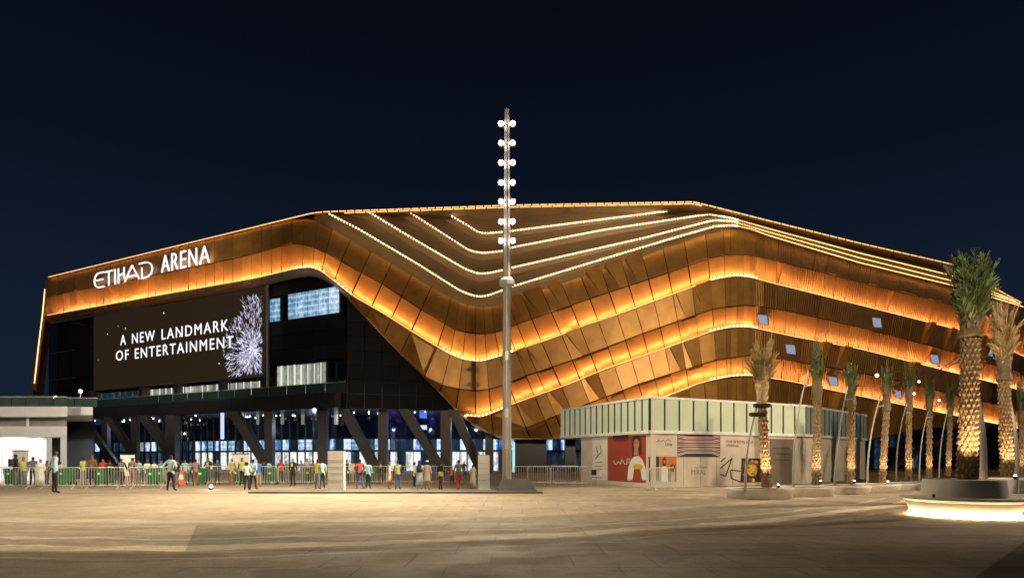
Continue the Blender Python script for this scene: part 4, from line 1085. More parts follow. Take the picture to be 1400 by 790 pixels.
for i, (px_, by, Y, ty, cby, tty, hw, lean, lf, lab) in enumerate(PALMS):
    q = px3(px_, by, Y); zb = max(q.z, .35 if i > 1 else .9)
    root = thing('palm_tree', lab, 'palm tree', (q.x, q.y, zb), rz=i*1.3, group='date palms in planters')
    zt = EYE+(HY-ty)/F*Y; zc_ = EYE+(HY-cby)/F*Y; r = hw*.66/F*Y
    hT = zc_-zb
    nd = 10 if i < 2 else 8
    link('trunk', trunk_mesh(hT, r, r*.92, 'trunk', M['trunk'], 40 if i < 2 else 24, .15 if i < 2 else .17, nd, .12 if i < 2 else .10), root)
    li = Matrix.Rotation(-root.rotation_euler.z, 3, 'Z') @ Vector((lean/F*Y, 0, 0))
    hW = (zt-zc_)*(.45 if i < 2 else .55)
    tuft = link('leaf_base_wrap', wrap_mesh(hW, r*1.2, r*(1.1 if i != 2 else 1.5), 'leaf_base_wrap', M['wrap'] if i != 2 else M['straw'], i+1), root, (0, 0, hT-.02))
    zr = hT+hW*(.22 if i == 0 else .3); hC = (zt-zb)-zr
    if i == 0: cm = crown_mesh('crown', M['leaf'], 70, hC*1.15, .52, .46, 4, .2)
    elif i == 1: cm = crown_mesh('crown', M['straw'], 44, hC*1.12, .34, .36, 5, .3)
    elif i == 2: cm = crown_mesh('crown', M['straw'], 46, hC*1.12, .48, .34, 6, .4)
    else: cm = crown_mesh('crown', M['leaf'], 30, hC*1.1, .22, .24, 7+i, .15)
    c_ = link('crown', cm, root, (0, 0, zr))
    # the whole head leans
    sh = li/(max(hT, .1))
    for ob, z0 in ((c_, zr), (tuft, hT)): ob.location = (sh.x*z0, sh.y*z0, z0)
    for ch in root.children:
        if ch.name.startswith('trunk'):
            for v in ch.data.vertices: v.co.x += sh.x*v.co.z; v.co.y += sh.y*v.co.z
    # two buried uplights at its foot
    base = Vector((q.x, q.y, zb))
    pw = [430, 300, 260, 190, 170, 170, 160, 150, 150, 120][i]
    for s in ((-.38, -.5), (.34, -.55)) if i else ((-.52, -.68), (.45, -.72)):
        b2 = base+Vector((s[0], s[1], .08)); spot('uplight_beam', b2, base+Vector((lean/F*Y*.4, 0, 2.6)), pw*1.9, 64, .8, (1, .74, .42), .05)
def fixture(px_, py, Y, lab, big=.05):
    big *= .75
    q = px3(px_, py, Y); g_ = thing('uplight', lab, 'ground light', (q.x, q.y, q.z-.06), group='small uplights at the palms')
    MB().lathe([(.05, -.06), (.06, 0), (.05, .05)], n=10).build('housing', M['lampbody'], g_)
    mb = MB(); mb.lathe([(big, .05), (big*.8, .05+big*.7), (0, .05+big)], n=10); mb.build('lens', M['uplight'], g_); return g_
fixture(1064, 662, 23.0, 'glaring uplight beside the straw-crowned leaning palm', .05)
fixture(1122, 657, 25.2, 'small uplight at the foot of the thin green palm behind the second boat planter')
fixture(1214, 658, 30.6, 'bright uplight in the planter under the tilted palm', .07)
fixture(1388, 650, 21.5, 'bright uplight low at the pole near the right edge', .06)
fixture(1168, 657, 28, 'small uplight at the foot of the dark narrow palm')

def rrect(hx, hy, n=8, p=3.2):
    out_ = []
    for k in range(4*n):
        t = 2*math.pi*k/(4*n); c, s = math.cos(t), math.sin(t); out_.append((hx*abs(c)**(2/p)*(1 if c > 0 else -1), hy*abs(s)**(2/p)*(1 if s > 0 else -1)))
    return out_
def boat(root, hx, hy, h):
    mb = MB(); prof = [(.90, 0), (.93, .1), (1, .82), (1, .96), (.975, 1), (.88, 1), (.86, .9)]; base = rrect(hx, hy); n = len(base)
    for s, z in prof: mb.v += [(x*s, y*s, z*h) for x, y in base]
    for i in range(len(prof)-1):
        for k in range(n):
            k2 = (k+1) % n; mb.f.append((i*n+k, i*n+k2, (i+1)*n+k2, (i+1)*n+k)); mb.m.append(0); mb.uv += [(0, 0)]*4
    mb.build('shell', M['conc'], root, True)
    mb = MB(); mb.poly([(x*.87, y*.87, .9*h) for x, y in base]); mb.build('soil', M['soil'], root)
PL_ = [(1008, 1096, 683, 668, 'boat-shaped concrete planter holding the straw-crowned palm, first of the row'),
       (1084, 1151, 679.5, 666, 'boat-shaped concrete planter, second of the row, holding the thin green palm'),
       (1138, 1201, 676, 664, 'boat-shaped concrete planter, third of the row'),
       (1190, 1241, 672.5, 662, 'boat-shaped concrete planter, fourth of the row, under the tilted palm'),
       (1228, 1268, 669.5, 660.5, 'boat-shaped concrete planter, fifth of the row'),
       (1256, 1290, 667, 659, 'far boat-shaped concrete planter partly behind the round bench planter')]
for xa, xb, yb, yt, lab in PL_:
    Yf = F*EYE/(yb-HY); Yc = Yf+.9; cx_ = ((xa+xb)/2-CX)/F*Yf; hx = (xb-xa)/2/F*Yf; h = (yb-yt)/F*Yf*1.0
    g_ = thing('planter', lab, 'planter', (cx_, Yf+1.0, -.01), group='boat-shaped planters in a row'); boat(g_, hx, 1.0, h)
# big round bench planter
Yc = 17.2; q = px3(1317, HY, Yc)
BS = .9
bench = thing('planter', 'large round concrete planter with a ring bench glowing underneath, under the tallest palm', 'planter', (q.x, Yc, 0))
MB().lathe([(1.12, .46), (1.06, .98), (1.04, 1.0), (.96, 1.0), (.94, .92), (0, .92)], n=56).build('tub', M['conc'], bench, True)
MB().lathe([(1.1, .40), (1.52, .40), (1.67, .47), (1.69, .5), (1.66, .53), (1.12, .53)], n=56).build('ring_seat', M['conc'], bench, True)
MB().lathe([(0, 0), (1.3, 0), (1.38, .06), (1.52, .40)], n=56).build('skirt', mat('pale_bench_skirt', (.6, .56, .5), .6), bench, True)
mb = MB(); mb.tube([(1.43*math.cos(2*math.pi*k/56), 1.43*math.sin(2*math.pi*k/56), .05) for k in range(57)], .012, 5, caps=False); mb.build('bench_light_strip', emat('bench_strip_light', (1, .70, .36), 140), bench)
for a_ in (-2.0, -1.2): MB().box((1.0*math.cos(a_), 1.0*math.sin(a_), .75), (.012, .012, .46)).build('seam', M['greyband'], bench)
MB().lathe([(.04, .53), (.04, .62), (0, .62)], (-1.28, -.55, 0), 8).build('bench_stud', M['black'], bench)
MB().lathe([(0, .93), (.9, .93)], n=24).build('soil', M['soil'], bench)
Y2 = 23.5; q = px3(1412, HY, Y2)
g_ = thing('planter', 'round concrete planter cut off by the right edge, under the straw-crowned tall palm', 'planter', (q.x, Y2, 0))
MB().lathe([(1.33, 0), (1.38, .06), (1.5, .25), (1.50, .78), (1.42, .80), (1.3, .80), (1.28, .7), (0, .7)], n=48).build('tub', M['conc'], g_, True)
MB().lathe([(1.45, .1), (1.9, .16), (2.0, .22), (2.0, .28), (1.5, .3)], n=48).build('ring_seat', M['conc'], g_, True)
mb = MB(); mb.tube([(1.85*math.cos(2*math.pi*k/48), 1.85*math.sin(2*math.pi*k/48), .11) for k in range(49)], .012, 5, caps=False); mb.build('bench_light_strip', emat('bench_strip_light_dim', (1, .72, .36), 60), g_)

bench.scale = (BS, BS, 1)
# curved light poles with cross bars, cables and bulbs
POLES = [((1019, 666), (1027, 590), (1055, 490), 23.4, .075, 'pale curved pole with two black floodlights, leaning right over the first boat planter'),
         ((1085, 663), (1088, 590), (1105, 507), 25.4, .065, 'curved pole between the first and second palms of the row'),
         ((1141, 662), (1146, 600), (1159, 527), 28.0, .06, 'curved pole left of the palm with the dark narrow crown'),
         ((1186, 660), (1190, 600), (1204, 541), 30.8, .065, 'curved pole left of the tilted palm'),
         ((1226, 660), (1228, 605), (1240, 551), 33.6, .06, 'curved pole between the tilted palm and the next slim palm'),
         ((1257, 659), (1260, 605), (1270, 560), 37.0, .06, 'curved pole left of the fifth palm after the leaning palm'),
         ((1284, 656), (1287, 605), (1297, 556), 40.0, .06, 'far curved pole just left of the tallest palm'),
         ((1343, 654), (1343, 590), (1329, 520), 18.6, .14, 'thick pale curved pole leaning left behind the tallest palm'),
         ((1387, 654), (1387, 585), (1361, 483), 22.6, .10, 'curved pole leaning left behind the straw-crowned tall palm')]
tops = []
for i, (a_, b_, c_, Y, r, lab) in enumerate(POLES):
    A, B, C = px3(*a_, Y), px3(*b_, Y), px3(*c_, Y); A.z = min(A.z, .3)
    g_ = thing('curved_pole', lab, 'light pole', tuple(A), group='curved string light poles'); pts = []
    A2 = Vector((A.x, A.y, -.0+A.z)); ctrl = B*2-(A2+C)/2
    pts = [A2*(1-t)**2+ctrl*2*t*(1-t)+C*t*t for t in [k/16 for k in range(17)]]
    MB().tube([p-A for p in pts], [lerp(r, r*.5, k/16)*.78 for k in range(17)], 8).build('shaft', M['pole'], g_, True)
    s = 1 if i < 7 else -1
    p = pts[14]; MB().tube([p-A, p-A+Vector((s*.28+.0, -.1, .03))], .025, 6).build('cross_arm', M['pole'], g_)
    if i == 0:
        for zz, sx2 in ((3.42, .10), (3.08, .02)):
            t = min(range(17), key=lambda k: abs(pts[k].z-zz)); p = pts[t]
            f = MB().box((0, 0, 0), (.55, .28, .12)).build('floodlight', M['black'], g_, loc=tuple(p-A+Vector((sx2, -.2, 0))))
            MB().box((0, -.02, -.075), (.46, .2, .03)).build('lens', M['darkglass'], f)
    tops.append(C)
def sag(a, b, d, n=14): return [a.lerp(b, k/n)-Vector((0, 0, d*4*(k/n)*(1-k/n))) for k in range(n+1)]
cabs = [(tops[1], tops[8], .35), (tops[3], tops[7]+Vector((0, 0, 1.0)), .25), (tops[2], tops[8]+Vector((0, 0, .4)), .5), (tops[5], tops[8], .3)]
for i, (a_, b_, d_) in enumerate(cabs):
    o = MB().tube([tuple(p) for p in sag(a_, b_, d_)], .012, 5).build('cable', M['black'])
    tag(o, ['thin black cable strung from the second curved pole to the right edge pole', 'thin black cable from the fourth curved pole to the tallest palm', 'thin black cable from the third curved pole across the palm row', 'thin black cable from the sixth curved pole past the tallest palm'][i], 'cable', 'overhead cables of the string lights')
for x_, y_, Y, lab in ((1199, 513, 28, 'lit bulb hanging left of the tilted palm crown, largest of the four'), (1256.5, 521.5, 31, 'lit hanging bulb just right of the fourth slim palm crown'), (1250, 538, 31, 'lit hanging bulb low between two slim palms'), (1284, 547, 33, 'dim lit hanging bulb left of the tallest palm trunk')):
    q = px3(x_, y_, Y); g_ = thing('hanging_bulb', lab, 'bulb', tuple(q), group='hanging bulbs over the palm row')
    r = .075 if x_ == 1199 else .055
    mb = MB(); mb.lathe([(0, -r), (r*.8, -r*.6), (r, 0), (r*.7, r*.7), (0, r)], n=12); mb.build('globe', M['bulb'], g_)
    MB().tube([(0, 0, r), (0, 0, r+.7)], .01, 4).build('cord', M['black'], g_)
# ================================================================ PEOPLE
def human(pose):
    """one continuous body grown over a posed skeleton; faces -Y; 1.75 m tall"""
    P_ = dict(pelvis=(0, 0, .96, .135, .105), waist=(0, 0, 1.10, .125, .095), chest=(0, 0, 1.30, .155, .11), upper=(0, .01, 1.42, .13, .09), neck=(0, 0, 1.50, .058, .058), chin=(0, -.02, 1.57, .07, .08), head=(0, -.01, 1.66, .082, .098), crown=(0, 0, 1.72, .06, .075))
    B = [('pelvis', 'waist'), ('waist', 'chest'), ('chest', 'upper'), ('upper', 'neck'), ('neck', 'chin'), ('chin', 'head'), ('head', 'crown')]
    for s, t in ((-1, 'l'), (1, 'r')):
        a = pose[t]
        P_['sh'+t] = (s*.17, 0, 1.42, .062, .062); P_['el'+t] = a[0]+(.046, .046); P_['wr'+t] = a[1]+(.03, .03); P_['ha'+t] = a[2]+(.035, .022)
        l = pose['leg'+t]
        P_['hip'+t] = (s*.085, 0, .88, .092, .095); P_['kn'+t] = l[0]+(.062, .066); P_['an'+t] = l[1]+(.042, .046); P_['toe'+t] = l[2]+(.042, .03)
        B += [('upper', 'sh'+t), ('sh'+t, 'el'+t), ('el'+t, 'wr'+t), ('wr'+t, 'ha'+t), ('pelvis', 'hip'+t), ('hip'+t, 'kn'+t), ('kn'+t, 'an'+t), ('an'+t, 'toe'+t)]
    names = list(P_); me = bpy.data.meshes.new('skeleton'); me.from_pydata([P_[n][:3] for n in names], [(names.index(a), names.index(b)) for a, b in B], [])
    o = bpy.data.objects.new('skeleton', me); COL.objects.link(o)
    md = o.modifiers.new('s', 'SKIN'); md.use_smooth_shade = True
    for i, n in enumerate(names):
        sv = me.skin_vertices[0].data[i]; sv.radius = P_[n][3:5]; sv.use_root = (n == 'pelvis')
    sb = o.modifiers.new('d', 'SUBSURF'); sb.levels = 2; sb.render_levels = 2
    bpy.context.view_layer.update()
    r = bpy.data.meshes.new_from_object(o.evaluated_get(bpy.context.evaluated_depsgraph_get())); bpy.data.objects.remove(o); bpy.data.meshes.remove(me)
    wr = {t: (Vector(pose[t][1]), Vector(pose[t][0])) for t in 'lr'}
    r.materials.clear()
    for k in range(7): r.materials.append(M['black'])
    short = pose.get('short', True)
    for p in r.polygons:
        c = p.center; idx = 1
        if c.z > 1.49:
            idx = 5 if (c.z > 1.675 or (c.y > -.02 and c.z > 1.54)) else 0
        elif c.z < .075: idx = 4
        elif c.z < .93 and min((c-wr[t][0]).length for t in 'lr') > .2: idx = 3
        else:
            for t in 'lr':
                w_, e_ = wr[t]; dw = (c-w_).length; 
                tt = max(0, min(1, (c-e_).dot(w_-e_)/(w_-e_).length_squared)); dist = (c-(e_+(w_-e_)*tt)).length
                if dw < .16 and dist < .09 or (dist < .075 and tt > .05): idx = 6
                if dw < .10 or (c-Vector(pose[t][2])).length < .09: idx = 0
            if idx == 1 and abs(c.x) < .185 and .93 < c.z < 1.46: idx = 2
        p.material_index = idx
    # nose, brow hollows: small shape on the face
    for v in r.vertices:
        if v.co.z > 1.6 and v.co.z < 1.65 and abs(v.co.x) < .02 and v.co.y < -.06: v.co.y -= .022
    return r
st = {'legl': ((-.10, -.01, .49), (-.11, .02, .09), (-.13, -.13, .045)), 'legr': ((.10, -.02, .49), (.12, .02, .09), (.15, -.12, .045))}
wide = {'legl': ((-.14, -.01, .49), (-.19, .02, .09), (-.23, -.12, .045)), 'legr': ((.13, -.02, .49), (.17, .03, .09), (.21, -.11, .045))}
walk = {'legl': ((-.09, -.14, .50), (-.09, -.20, .10), (-.10, -.34, .07)), 'legr': ((.09, .02, .50), (.10, .26, .13), (.11, .14, .045))}
POSE = dict(
 stand=dict(l=((-.23, .02, 1.15), (-.25, -.05, .92), (-.24, -.09, .82)), r=((.23, .02, 1.15), (.25, -.06, .92), (.24, -.10, .82)), **st),
 phone=dict(l=((-.22, .0, 1.14), (-.12, -.24, 1.20), (-.06, -.28, 1.27)), r=((.23, .03, 1.15), (.25, -.04, .92), (.24, -.08, .82)), **st),
 akimbo=dict(l=((-.36, .10, 1.18), (-.19, -.04, 1.03), (-.12, -.10, 1.01)), r=((.36, .10, 1.18), (.19, -.04, 1.03), (.12, -.10, 1.01)), **wide),
 behind=dict(l=((-.26, .10, 1.16), (-.10, .17, .97), (-.02, .17, .93)), r=((.26, .10, 1.16), (.10, .19, .99), (.03, .20, .96)), **wide),
 folded=dict(l=((-.25, -.06, 1.16), (-.05, -.22, 1.20), (.05, -.22, 1.22)), r=((.25, -.06, 1.16), (.05, -.20, 1.13), (-.05, -.20, 1.15)), **st),
 walk=dict(l=((-.24, .10, 1.16), (-.25, .12, .93), (-.24, .10, .84)), r=((.23, -.10, 1.16), (.23, -.26, .98), (.22, -.31, .92)), **walk),
)
HM = {k: human(v) for k, v in POSE.items()}
_c = {}
def cloth(c):
    if c not in _c: _c[c] = mat('cloth_%02d' % len(_c), c, .85, var=.15, scale=6, bump=.2, bscale=20)
    return _c[c]
LB, WH, BK, GY, LM, OR_, BR, BG, NV, KH, JN, RD_, MV, TL, BL, CR = (.38, .58, .66), (.72, .72, .70), (.02, .02, .022), (.14, .14, .15), (.44, .52, .11), (.75, .09, .04), (.16, .09, .04), (.45, .36, .26), (.02, .03, .08), (.35, .29, .18), (.07, .11, .22), (.5, .03, .04), (.26, .17, .18), (.12, .32, .33), (.05, .16, .5), (.62, .52, .42)
SK = [(.23, .12, .07), (.32, .18, .11), (.12, .06, .035)]
# px, feet row, head row, pose, facing deg (0 = towards the viewer), torso, sleeves, trousers, extra, label
PE = [
 (21, 664, 619, 'stand', 160, BK, BK, GY, '', 'person in dark jacket with backpack behind the barrier, farthest left of the crowd'),
 (32, 665, 623, 'stand', 20, LM, GY, GY, '', 'person in yellow vest behind the barrier beside the white board at far left'),
 (45, 664, 623, 'folded', 200, GY, BK, BK, '', 'person in charcoal jacket right of the white board at far left'),
 (55.5, 665, 626, 'stand', 0, WH, WH, WH, 'robe', 'person in white robe behind the barrier at far left'),
 (64, 662, 628, 'stand', 90, GY, GY, BK, '', 'shadowed person in grey standing right behind the white-robed person'),
 (75, 673.7, 614, 'behind', 150, LB, LB, BK, '', 'tallest person, in light blue shirt and black trousers, in front of the barrier at left'),
 (82, 661, 630, 'stand', 170, WH, WH, GY, '', 'person in white shirt half hidden behind the tallest person'),
 (114.5, 664, 623, 'stand', 180, LM, GY, GY, '', 'person in yellow vest and grey trousers behind the barrier, left of the brown jacket'),
 (126.5, 665, 621, 'folded', 10, BR, BR, BK, '', 'person in brown jacket behind the barrier'),
 (141, 661, 626, 'stand', 0, RD_, RD_, BK, '', 'person in red top behind the barrier near the left raking columns'),
 (150, 663, 627, 'stand', 190, BK, BK, BK, '', 'person all in black between the red top and the dark grey shirt'),
 (166, 665, 625, 'walk', 60, GY, BK, BK, '', 'person in dark grey shirt and black trousers behind the second front barrier'),
 (181, 665, 624, 'stand', 170, MV, MV, MV, '', 'person in mauve-brown tunic left of the front light blue shirt'),
 (189, 660, 627, 'stand', 20, LB, LB, GY, '', 'small far person in pale blue shirt right of the mauve tunic'),
 (201.5, 660, 628, 'stand', 30, WH, WH, GY, 'cap', 'far person in white wearing a red cap'),
 (211, 660, 629, 'stand', 0, WH, WH, GY, '', 'far bareheaded person in white beside the red cap'),
 (221, 660, 628, 'stand', 350, TL, TL, GY, '', 'far person in teal top beside the front guard'),
 (233.5, 670.5, 620, 'akimbo', 185, LB, LB, BK, '', 'guard in light blue shirt, arms on hips, before the barrier left of the orange cone'),
 (241.5, 666, 625, 'walk', 260, BK, LM, GY, '', 'person in black with lime sleeves right behind the guard with arms on hips'),
 (253, 661, 627, 'stand', 0, LB, LB, GY, '', 'far person in pale blue directly right of the lime sleeves'),
 (260.5, 660, 628, 'stand', 20, TL, LB, BK, '', 'far person in blue-green shirt left of the mauve-brown shirt'),
 (267.5, 664, 626, 'phone', 200, MV, BR, BR, '', 'person in mauve-brown shirt holding up a phone, left of a green bin'),
 (285, 662, 624, 'folded', 0, BK, BK, GY, 'lime', 'person in black jacket with lime stripe, arms folded, right of the green bin'),
 (297, 662, 627, 'stand', 20, (.05, .08, .04), BK, BK, '', 'person in dark olive beside the black jacket with lime stripe'),
 (317, 663, 625, 'stand', 30, KH, LM, BR, '', 'person in khaki with yellow sleeves left of the white board'),
 (331, 663, 624, 'stand', 10, LM, BK, BK, '', 'person in lime vest over black before the middle white board'),
 (337.5, 669.5, 630, 'folded', 190, WH, WH, BK, '', 'person in white shirt and black trousers in front of the barrier'),
 (346, 669, 626, 'behind', 170, LB, LB, BK, '', 'person in light blue shirt beside the white shirt in front of the barrier'),
 (353.5, 665, 628, 'stand', 200, BL, BL, KH, '', 'person in royal blue shirt and khaki trousers'),
 (361, 661, 628, 'stand', 180, BK, BK, BK, '', 'far person in black right of the royal blue shirt'),
 (367.5, 660, 628, 'stand', 160, LB, LB, GY, '', 'far person in pale blue right of the far one in black'),
 (383.5, 661, 627, 'stand', 20, RD_, BK, BK, '', 'person in red top with black sleeves between two green bins'),
 (391, 660, 629, 'stand', 30, GY, GY, GY, '', 'person in grey right of the red top with black sleeves'),
 (400.5, 664.5, 625, 'stand', 350, BK, BK, BK, 'lime', 'person in black with small lime patch, facing the camera behind the barrier'),
 (412, 661, 628, 'stand', 10, GY, MV, GY, '', 'person in grey top with mauve sleeves left of the lilac top'),
 (420, 660, 625, 'phone', 0, (.4, .34, .46), (.4, .34, .46), GY, '', 'far person in lilac top raising a phone'),
 (428, 661, 628, 'stand', 170, BR, BR, BR, '', 'person in brown right behind the lime vest with grey-blue trousers'),
 (434, 668, 626, 'stand', 165, LM, GY, (.16, .19, .24), '', 'person in lime vest and grey-blue trousers before the barrier left of the tall white totem'),
 (440.5, 667, 627, 'stand', 190, LB, LB, BK, '', 'person in light blue shirt between the lime vest and the white totem'),
 (474, 661, 627, 'stand', 0, BK, WH, BK, '', 'person in black and white just right of the left totem'),
 (482, 660, 628, 'stand', 20, CR, CR, GY, '', 'far person in cream top left of the orange-red vest'),
 (492, 667.5, 626, 'behind', 185, OR_, BK, JN, '', 'person in orange-red vest and dark jeans'),
 (503.5, 667, 629, 'stand', 175, LB, LB, BK, '', 'person in pale teal shirt right of the orange-red vest'),
 (520.5, 661, 628, 'folded', 0, BK, BK, BK, 'lime', 'person in black with lime patch leaning at the barrier left of the beige tunic'),
 (531.5, 668.5, 629, 'stand', 100, CR, BR, BG, 'tunic', 'person in beige tunic seen from the side with dark shawl'),
 (544, 669, 628, 'stand', 180, LM, NV, JN, '', 'person in lime vest and blue jeans right of the beige tunic'),
 (566.5, 665, 630, 'stand', 90, WH, WH, BK, '', 'person in white shirt and black trousers behind the pale blue dress'),
 (573.5, 668.5, 629, 'stand', 170, (.42, .5, .62), (.42, .5, .62), (.42, .5, .62), 'dress', 'person in pale blue dress and dark headscarf'),
 (584, 669, 629, 'stand', 180, BG, BG, KH, 'tunic', 'person in khaki tunic and light cap'),
 (602.5, 670, 629, 'phone', 120, BK, BK, (.08, .06, .05), 'waist', 'person in black with lime vest hanging at the hips'),
 (627, 670, 627, 'walk', 200, GY, GY, RD_, '', 'walking person in grey top and red trousers'),
 (634.5, 652, 630, 'stand', 0, BK, BK, BK, '', 'small far person in black right of the red trousers'),
 (646.5, 667.5, 634, 'stand', 180, CR, CR, CR, 'robe', 'person in peach robe left of the right totem'),
 (618, 662, 638, 'folded', 0, OR_, OR_, BK, '', 'small person in orange far behind, left of the red trousers'),
]
RP2 = random.Random(21)
for px_, fy, hy, ps, fc, ct, cs, cl_, ex, lab in PE:
    Y = F*EYE/(fy-HY); q = px3(px_, fy, Y); h = (fy-hy)/F*Y; s = h/1.76
    if s < .86: Y2 = Y*.86/s; s2 = .86     # keep a believable height
    pn_ = thing('person', lab, 'person', (q.x, q.y, -.012), math.radians(fc+RP2.uniform(-12, 12)), 'people waiting and walking before the arena')
    pn_.scale = (s, s, s)
    b = link('body', HM[ps], pn_)
    sk = cloth(RP2.choice(SK)); hair = cloth((.012, .01, .01))
    mats_ = [sk, cloth(cs), cloth(ct), cloth(cl_), cloth((.02, .018, .016)), hair, cloth(cs)]
    if ex == 'dress': mats_[5] = cloth(NV)
    for k, mt in enumerate(mats_): b.material_slots[k].link = 'OBJECT'; b.material_slots[k].material = mt
    if ex in ('robe', 'tunic', 'dress'):
        zb = {'robe': .10, 'tunic': .48, 'dress': .3}[ex]
        mb = MB().lathe([(.15, 1.44), (.185, 1.32), (.165, 1.12), (.19, .92), (.20, .6 if zb < .5 else .55), (.23, zb), (.19, zb+.01)], n=16, sy_=.82)
        rb = random.Random(int(px_)); mb.v = [(x*(1+.05*math.sin(5*math.atan2(y, x)+px_)), y*(1+.05*math.sin(5*math.atan2(y, x))), z) for x, y, z in mb.v]
        mb.build('robe' if ex != 'dress' else 'dress', cloth(ct), pn_, True)
    if ex == 'dress': MB().lathe([(0, 1.80), (.09, 1.76), (.105, 1.66), (.10, 1.55), (.15, 1.45), (.17, 1.1), (.14, 1.05)], (0, .035, 0), 12).build('headscarf', cloth(NV), pn_, True)
    if ex == 'cap' or 'light cap' in lab: MB().lathe([(.0, 1.79), (.075, 1.775), (.10, 1.72), (.10, 1.69)], (0, 0, 0), 12).build('cap', cloth(RD_ if ex == 'cap' else CR), pn_, True)
    if ex == 'lime': MB().box((0.0, -.125, 1.32), (.13, .03, .2)).build('vest_stripe', cloth(LM), pn_)
    if ex == 'waist': MB().lathe([(.15, 1.12), (.175, 1.0), (.17, .86)], n=14, sy_=.85).build('hanging_vest', cloth(LM), pn_, True)
    if 'backpack' in lab: MB().box((0, .19, 1.25), (.28, .16, .4)).build('backpack', cloth((.03, .03, .03)), pn_)

# ================================================================ BARRIERS, BINS, TOTEMS, CONE
def barrier_proto():
    root = bpy.data.objects.new('crowd_barrier', None); COL.objects.link(root)
    L_ = 2.1
    mb = MB(); z0, z1 = .18, 1.1; c = .12
    mb.tube([(-L_/2, 0, z0), (-L_/2, 0, z1-c), (-L_/2+.04, 0, z1-.04), (-L_/2+c, 0, z1), (L_/2-c, 0, z1), (L_/2-.04, 0, z1-.04), (L_/2, 0, z1-c), (L_/2, 0, z0), (-L_/2, 0, z0)], .021, 6)
    mb.build('frame', M['steel'], root)
    bar = MB().tube([(0, 0, z0), (0, 0, z1)], .009, 5, caps=False).mesh('bar', M['steel'])
    for k in range(1, 15): link('bar', bar, root, (-L_/2+L_*k/15, 0, 0))
    for s in (-1, 1):
        MB().tube([(s*.75, -.30, .012), (s*.75, -.10, .12), (s*.75, 0, .2), (s*.75, .10, .12), (s*.75, .30, .012)], .018, 6).build('foot', M['steel'], root)
    return root
bp0 = barrier_proto(); used = [False]
def barrier(x, y, rz, lab, grp):
    o = bp0 if not used[0] else copy_tree(bp0); used[0] = True
    o.location = (x, y, -.012); o.rotation_euler = (0, 0, rz); tag(o, lab, 'barrier', grp)
ordn = ['first', 'second', 'third', 'fourth', 'fifth', 'sixth', 'seventh', 'eighth', 'ninth', 'tenth', 'eleventh', 'twelfth', 'thirteenth']
k = 0; A = px3(-16, HY, 31.5)
while True:
    x = A.x+k*2.17+1.08; y = 31.8+k*.20; px_ = CX+F*x/y
    if px_ > 246: break
    barrier(x, y, .06+R.uniform(-.05, .05), f'steel crowd barrier, {ordn[k]} from the left in the front row', 'front row of crowd barriers'); k += 1
k = 0; A = px3(170, HY, 36)
while True:
    x = A.x+k*2.17+1.08; y = 36.2+k*.1; px_ = CX+F*x/y
    if px_ > 640: break
    barrier(x, y, R.uniform(-.04, .04), f'steel crowd barrier, {ordn[k]} from the left in the long row behind the people', 'rear row of crowd barriers'); k += 1
k = 0; A = px3(706, HY, 34.5)
while True:
    x = A.x+k*2.1+.9; y = 35.5-k*.35; px_ = CX+F*x/y
    if px_ > 815: break
    barrier(x, y, R.uniform(-.06, .06)-.15, f'steel crowd barrier, {ordn[k]} from the mast in the row towards the pavilion', 'barriers between mast and pavilion'); k += 1
for j, (px_, yy, rz_) in enumerate(((742, 37.0, .5), (770, 38, -.4), (897, 31.3, 1.1), (905, 31.0, .7))):
    q = px3(px_, HY, yy); barrier(q.x, q.y, rz_, ['crowd barrier turned aslant behind the row near the mast', 'crowd barrier turned aslant behind the row near the dark base wall', 'crowd barrier stood askew against the navy poster at the pavilion corner', 'crowd barrier stood askew before the orange poster of the pavilion'][j], 'loose crowd barriers')

def bin_proto():
    root = bpy.data.objects.new('wheelie_bin', None); COL.objects.link(root)
    MB().hexa([Vector((-.22, -.24, .1)), Vector((.22, -.24, .1)), Vector((.29, -.33, 1.0)), Vector((-.29, -.33, 1.0))], [Vector((-.22, .22, .1)), Vector((.22, .22, .1)), Vector((.29, .33, 1.0)), Vector((-.29, .33, 1.0))]).build('body', M['bin'], root)
    MB().hexa([Vector((-.31, -.36, 1.0)), Vector((.31, -.36, 1.0)), Vector((.28, -.3, 1.06)), Vector((-.28, -.3, 1.06))], [Vector((-.31, .36, 1.0)), Vector((.31, .36, 1.0)), Vector((.28, .33, 1.09)), Vector((-.28, .33, 1.09))]).build('lid', M['bin'], root)
    MB().tube([(-.2, .4, .98), (.2, .4, .98)], .018, 6).build('handle', M['black'], root)
    for s in (-1, 1): MB().tube([(s*.24, .2, .11), (s*.29, .2, .11)], .11, 12).build('wheel', M['black'], root)
    MB().box((0, -.30, .75), (.18, .02, .16)).build('badge', M['board'], root)
    return root
b0_ = bin_proto(); usedb = False
BINS = [(14, 664, 'green wheelie bin at the left edge behind the front barrier'), (26, 664.5, 'green wheelie bin under the person with yellow vest at far left'), (88, 664, 'green wheelie bin right behind the tallest person'), (96, 663, 'second green bin right of the tallest person, partly behind the first'),
        (138, 664, 'pale green bin under the person in red top'), (149, 662, 'green bin under the person all in black'), (208, 664, 'green bin below the two people in white, left of the guard'), (219, 662, 'darker green bin beside the guard with arms on hips'), (275, 663, 'green bin between the mauve-brown shirt and the black jacket'), (325, 661, 'green bin in front of the middle white board'),
        (372, 662, 'green bin right of the royal blue shirt'), (420, 661, 'green bin left of the lime vest, by the lilac top'), (508, 660, 'green bin behind the person in pale teal shirt')]
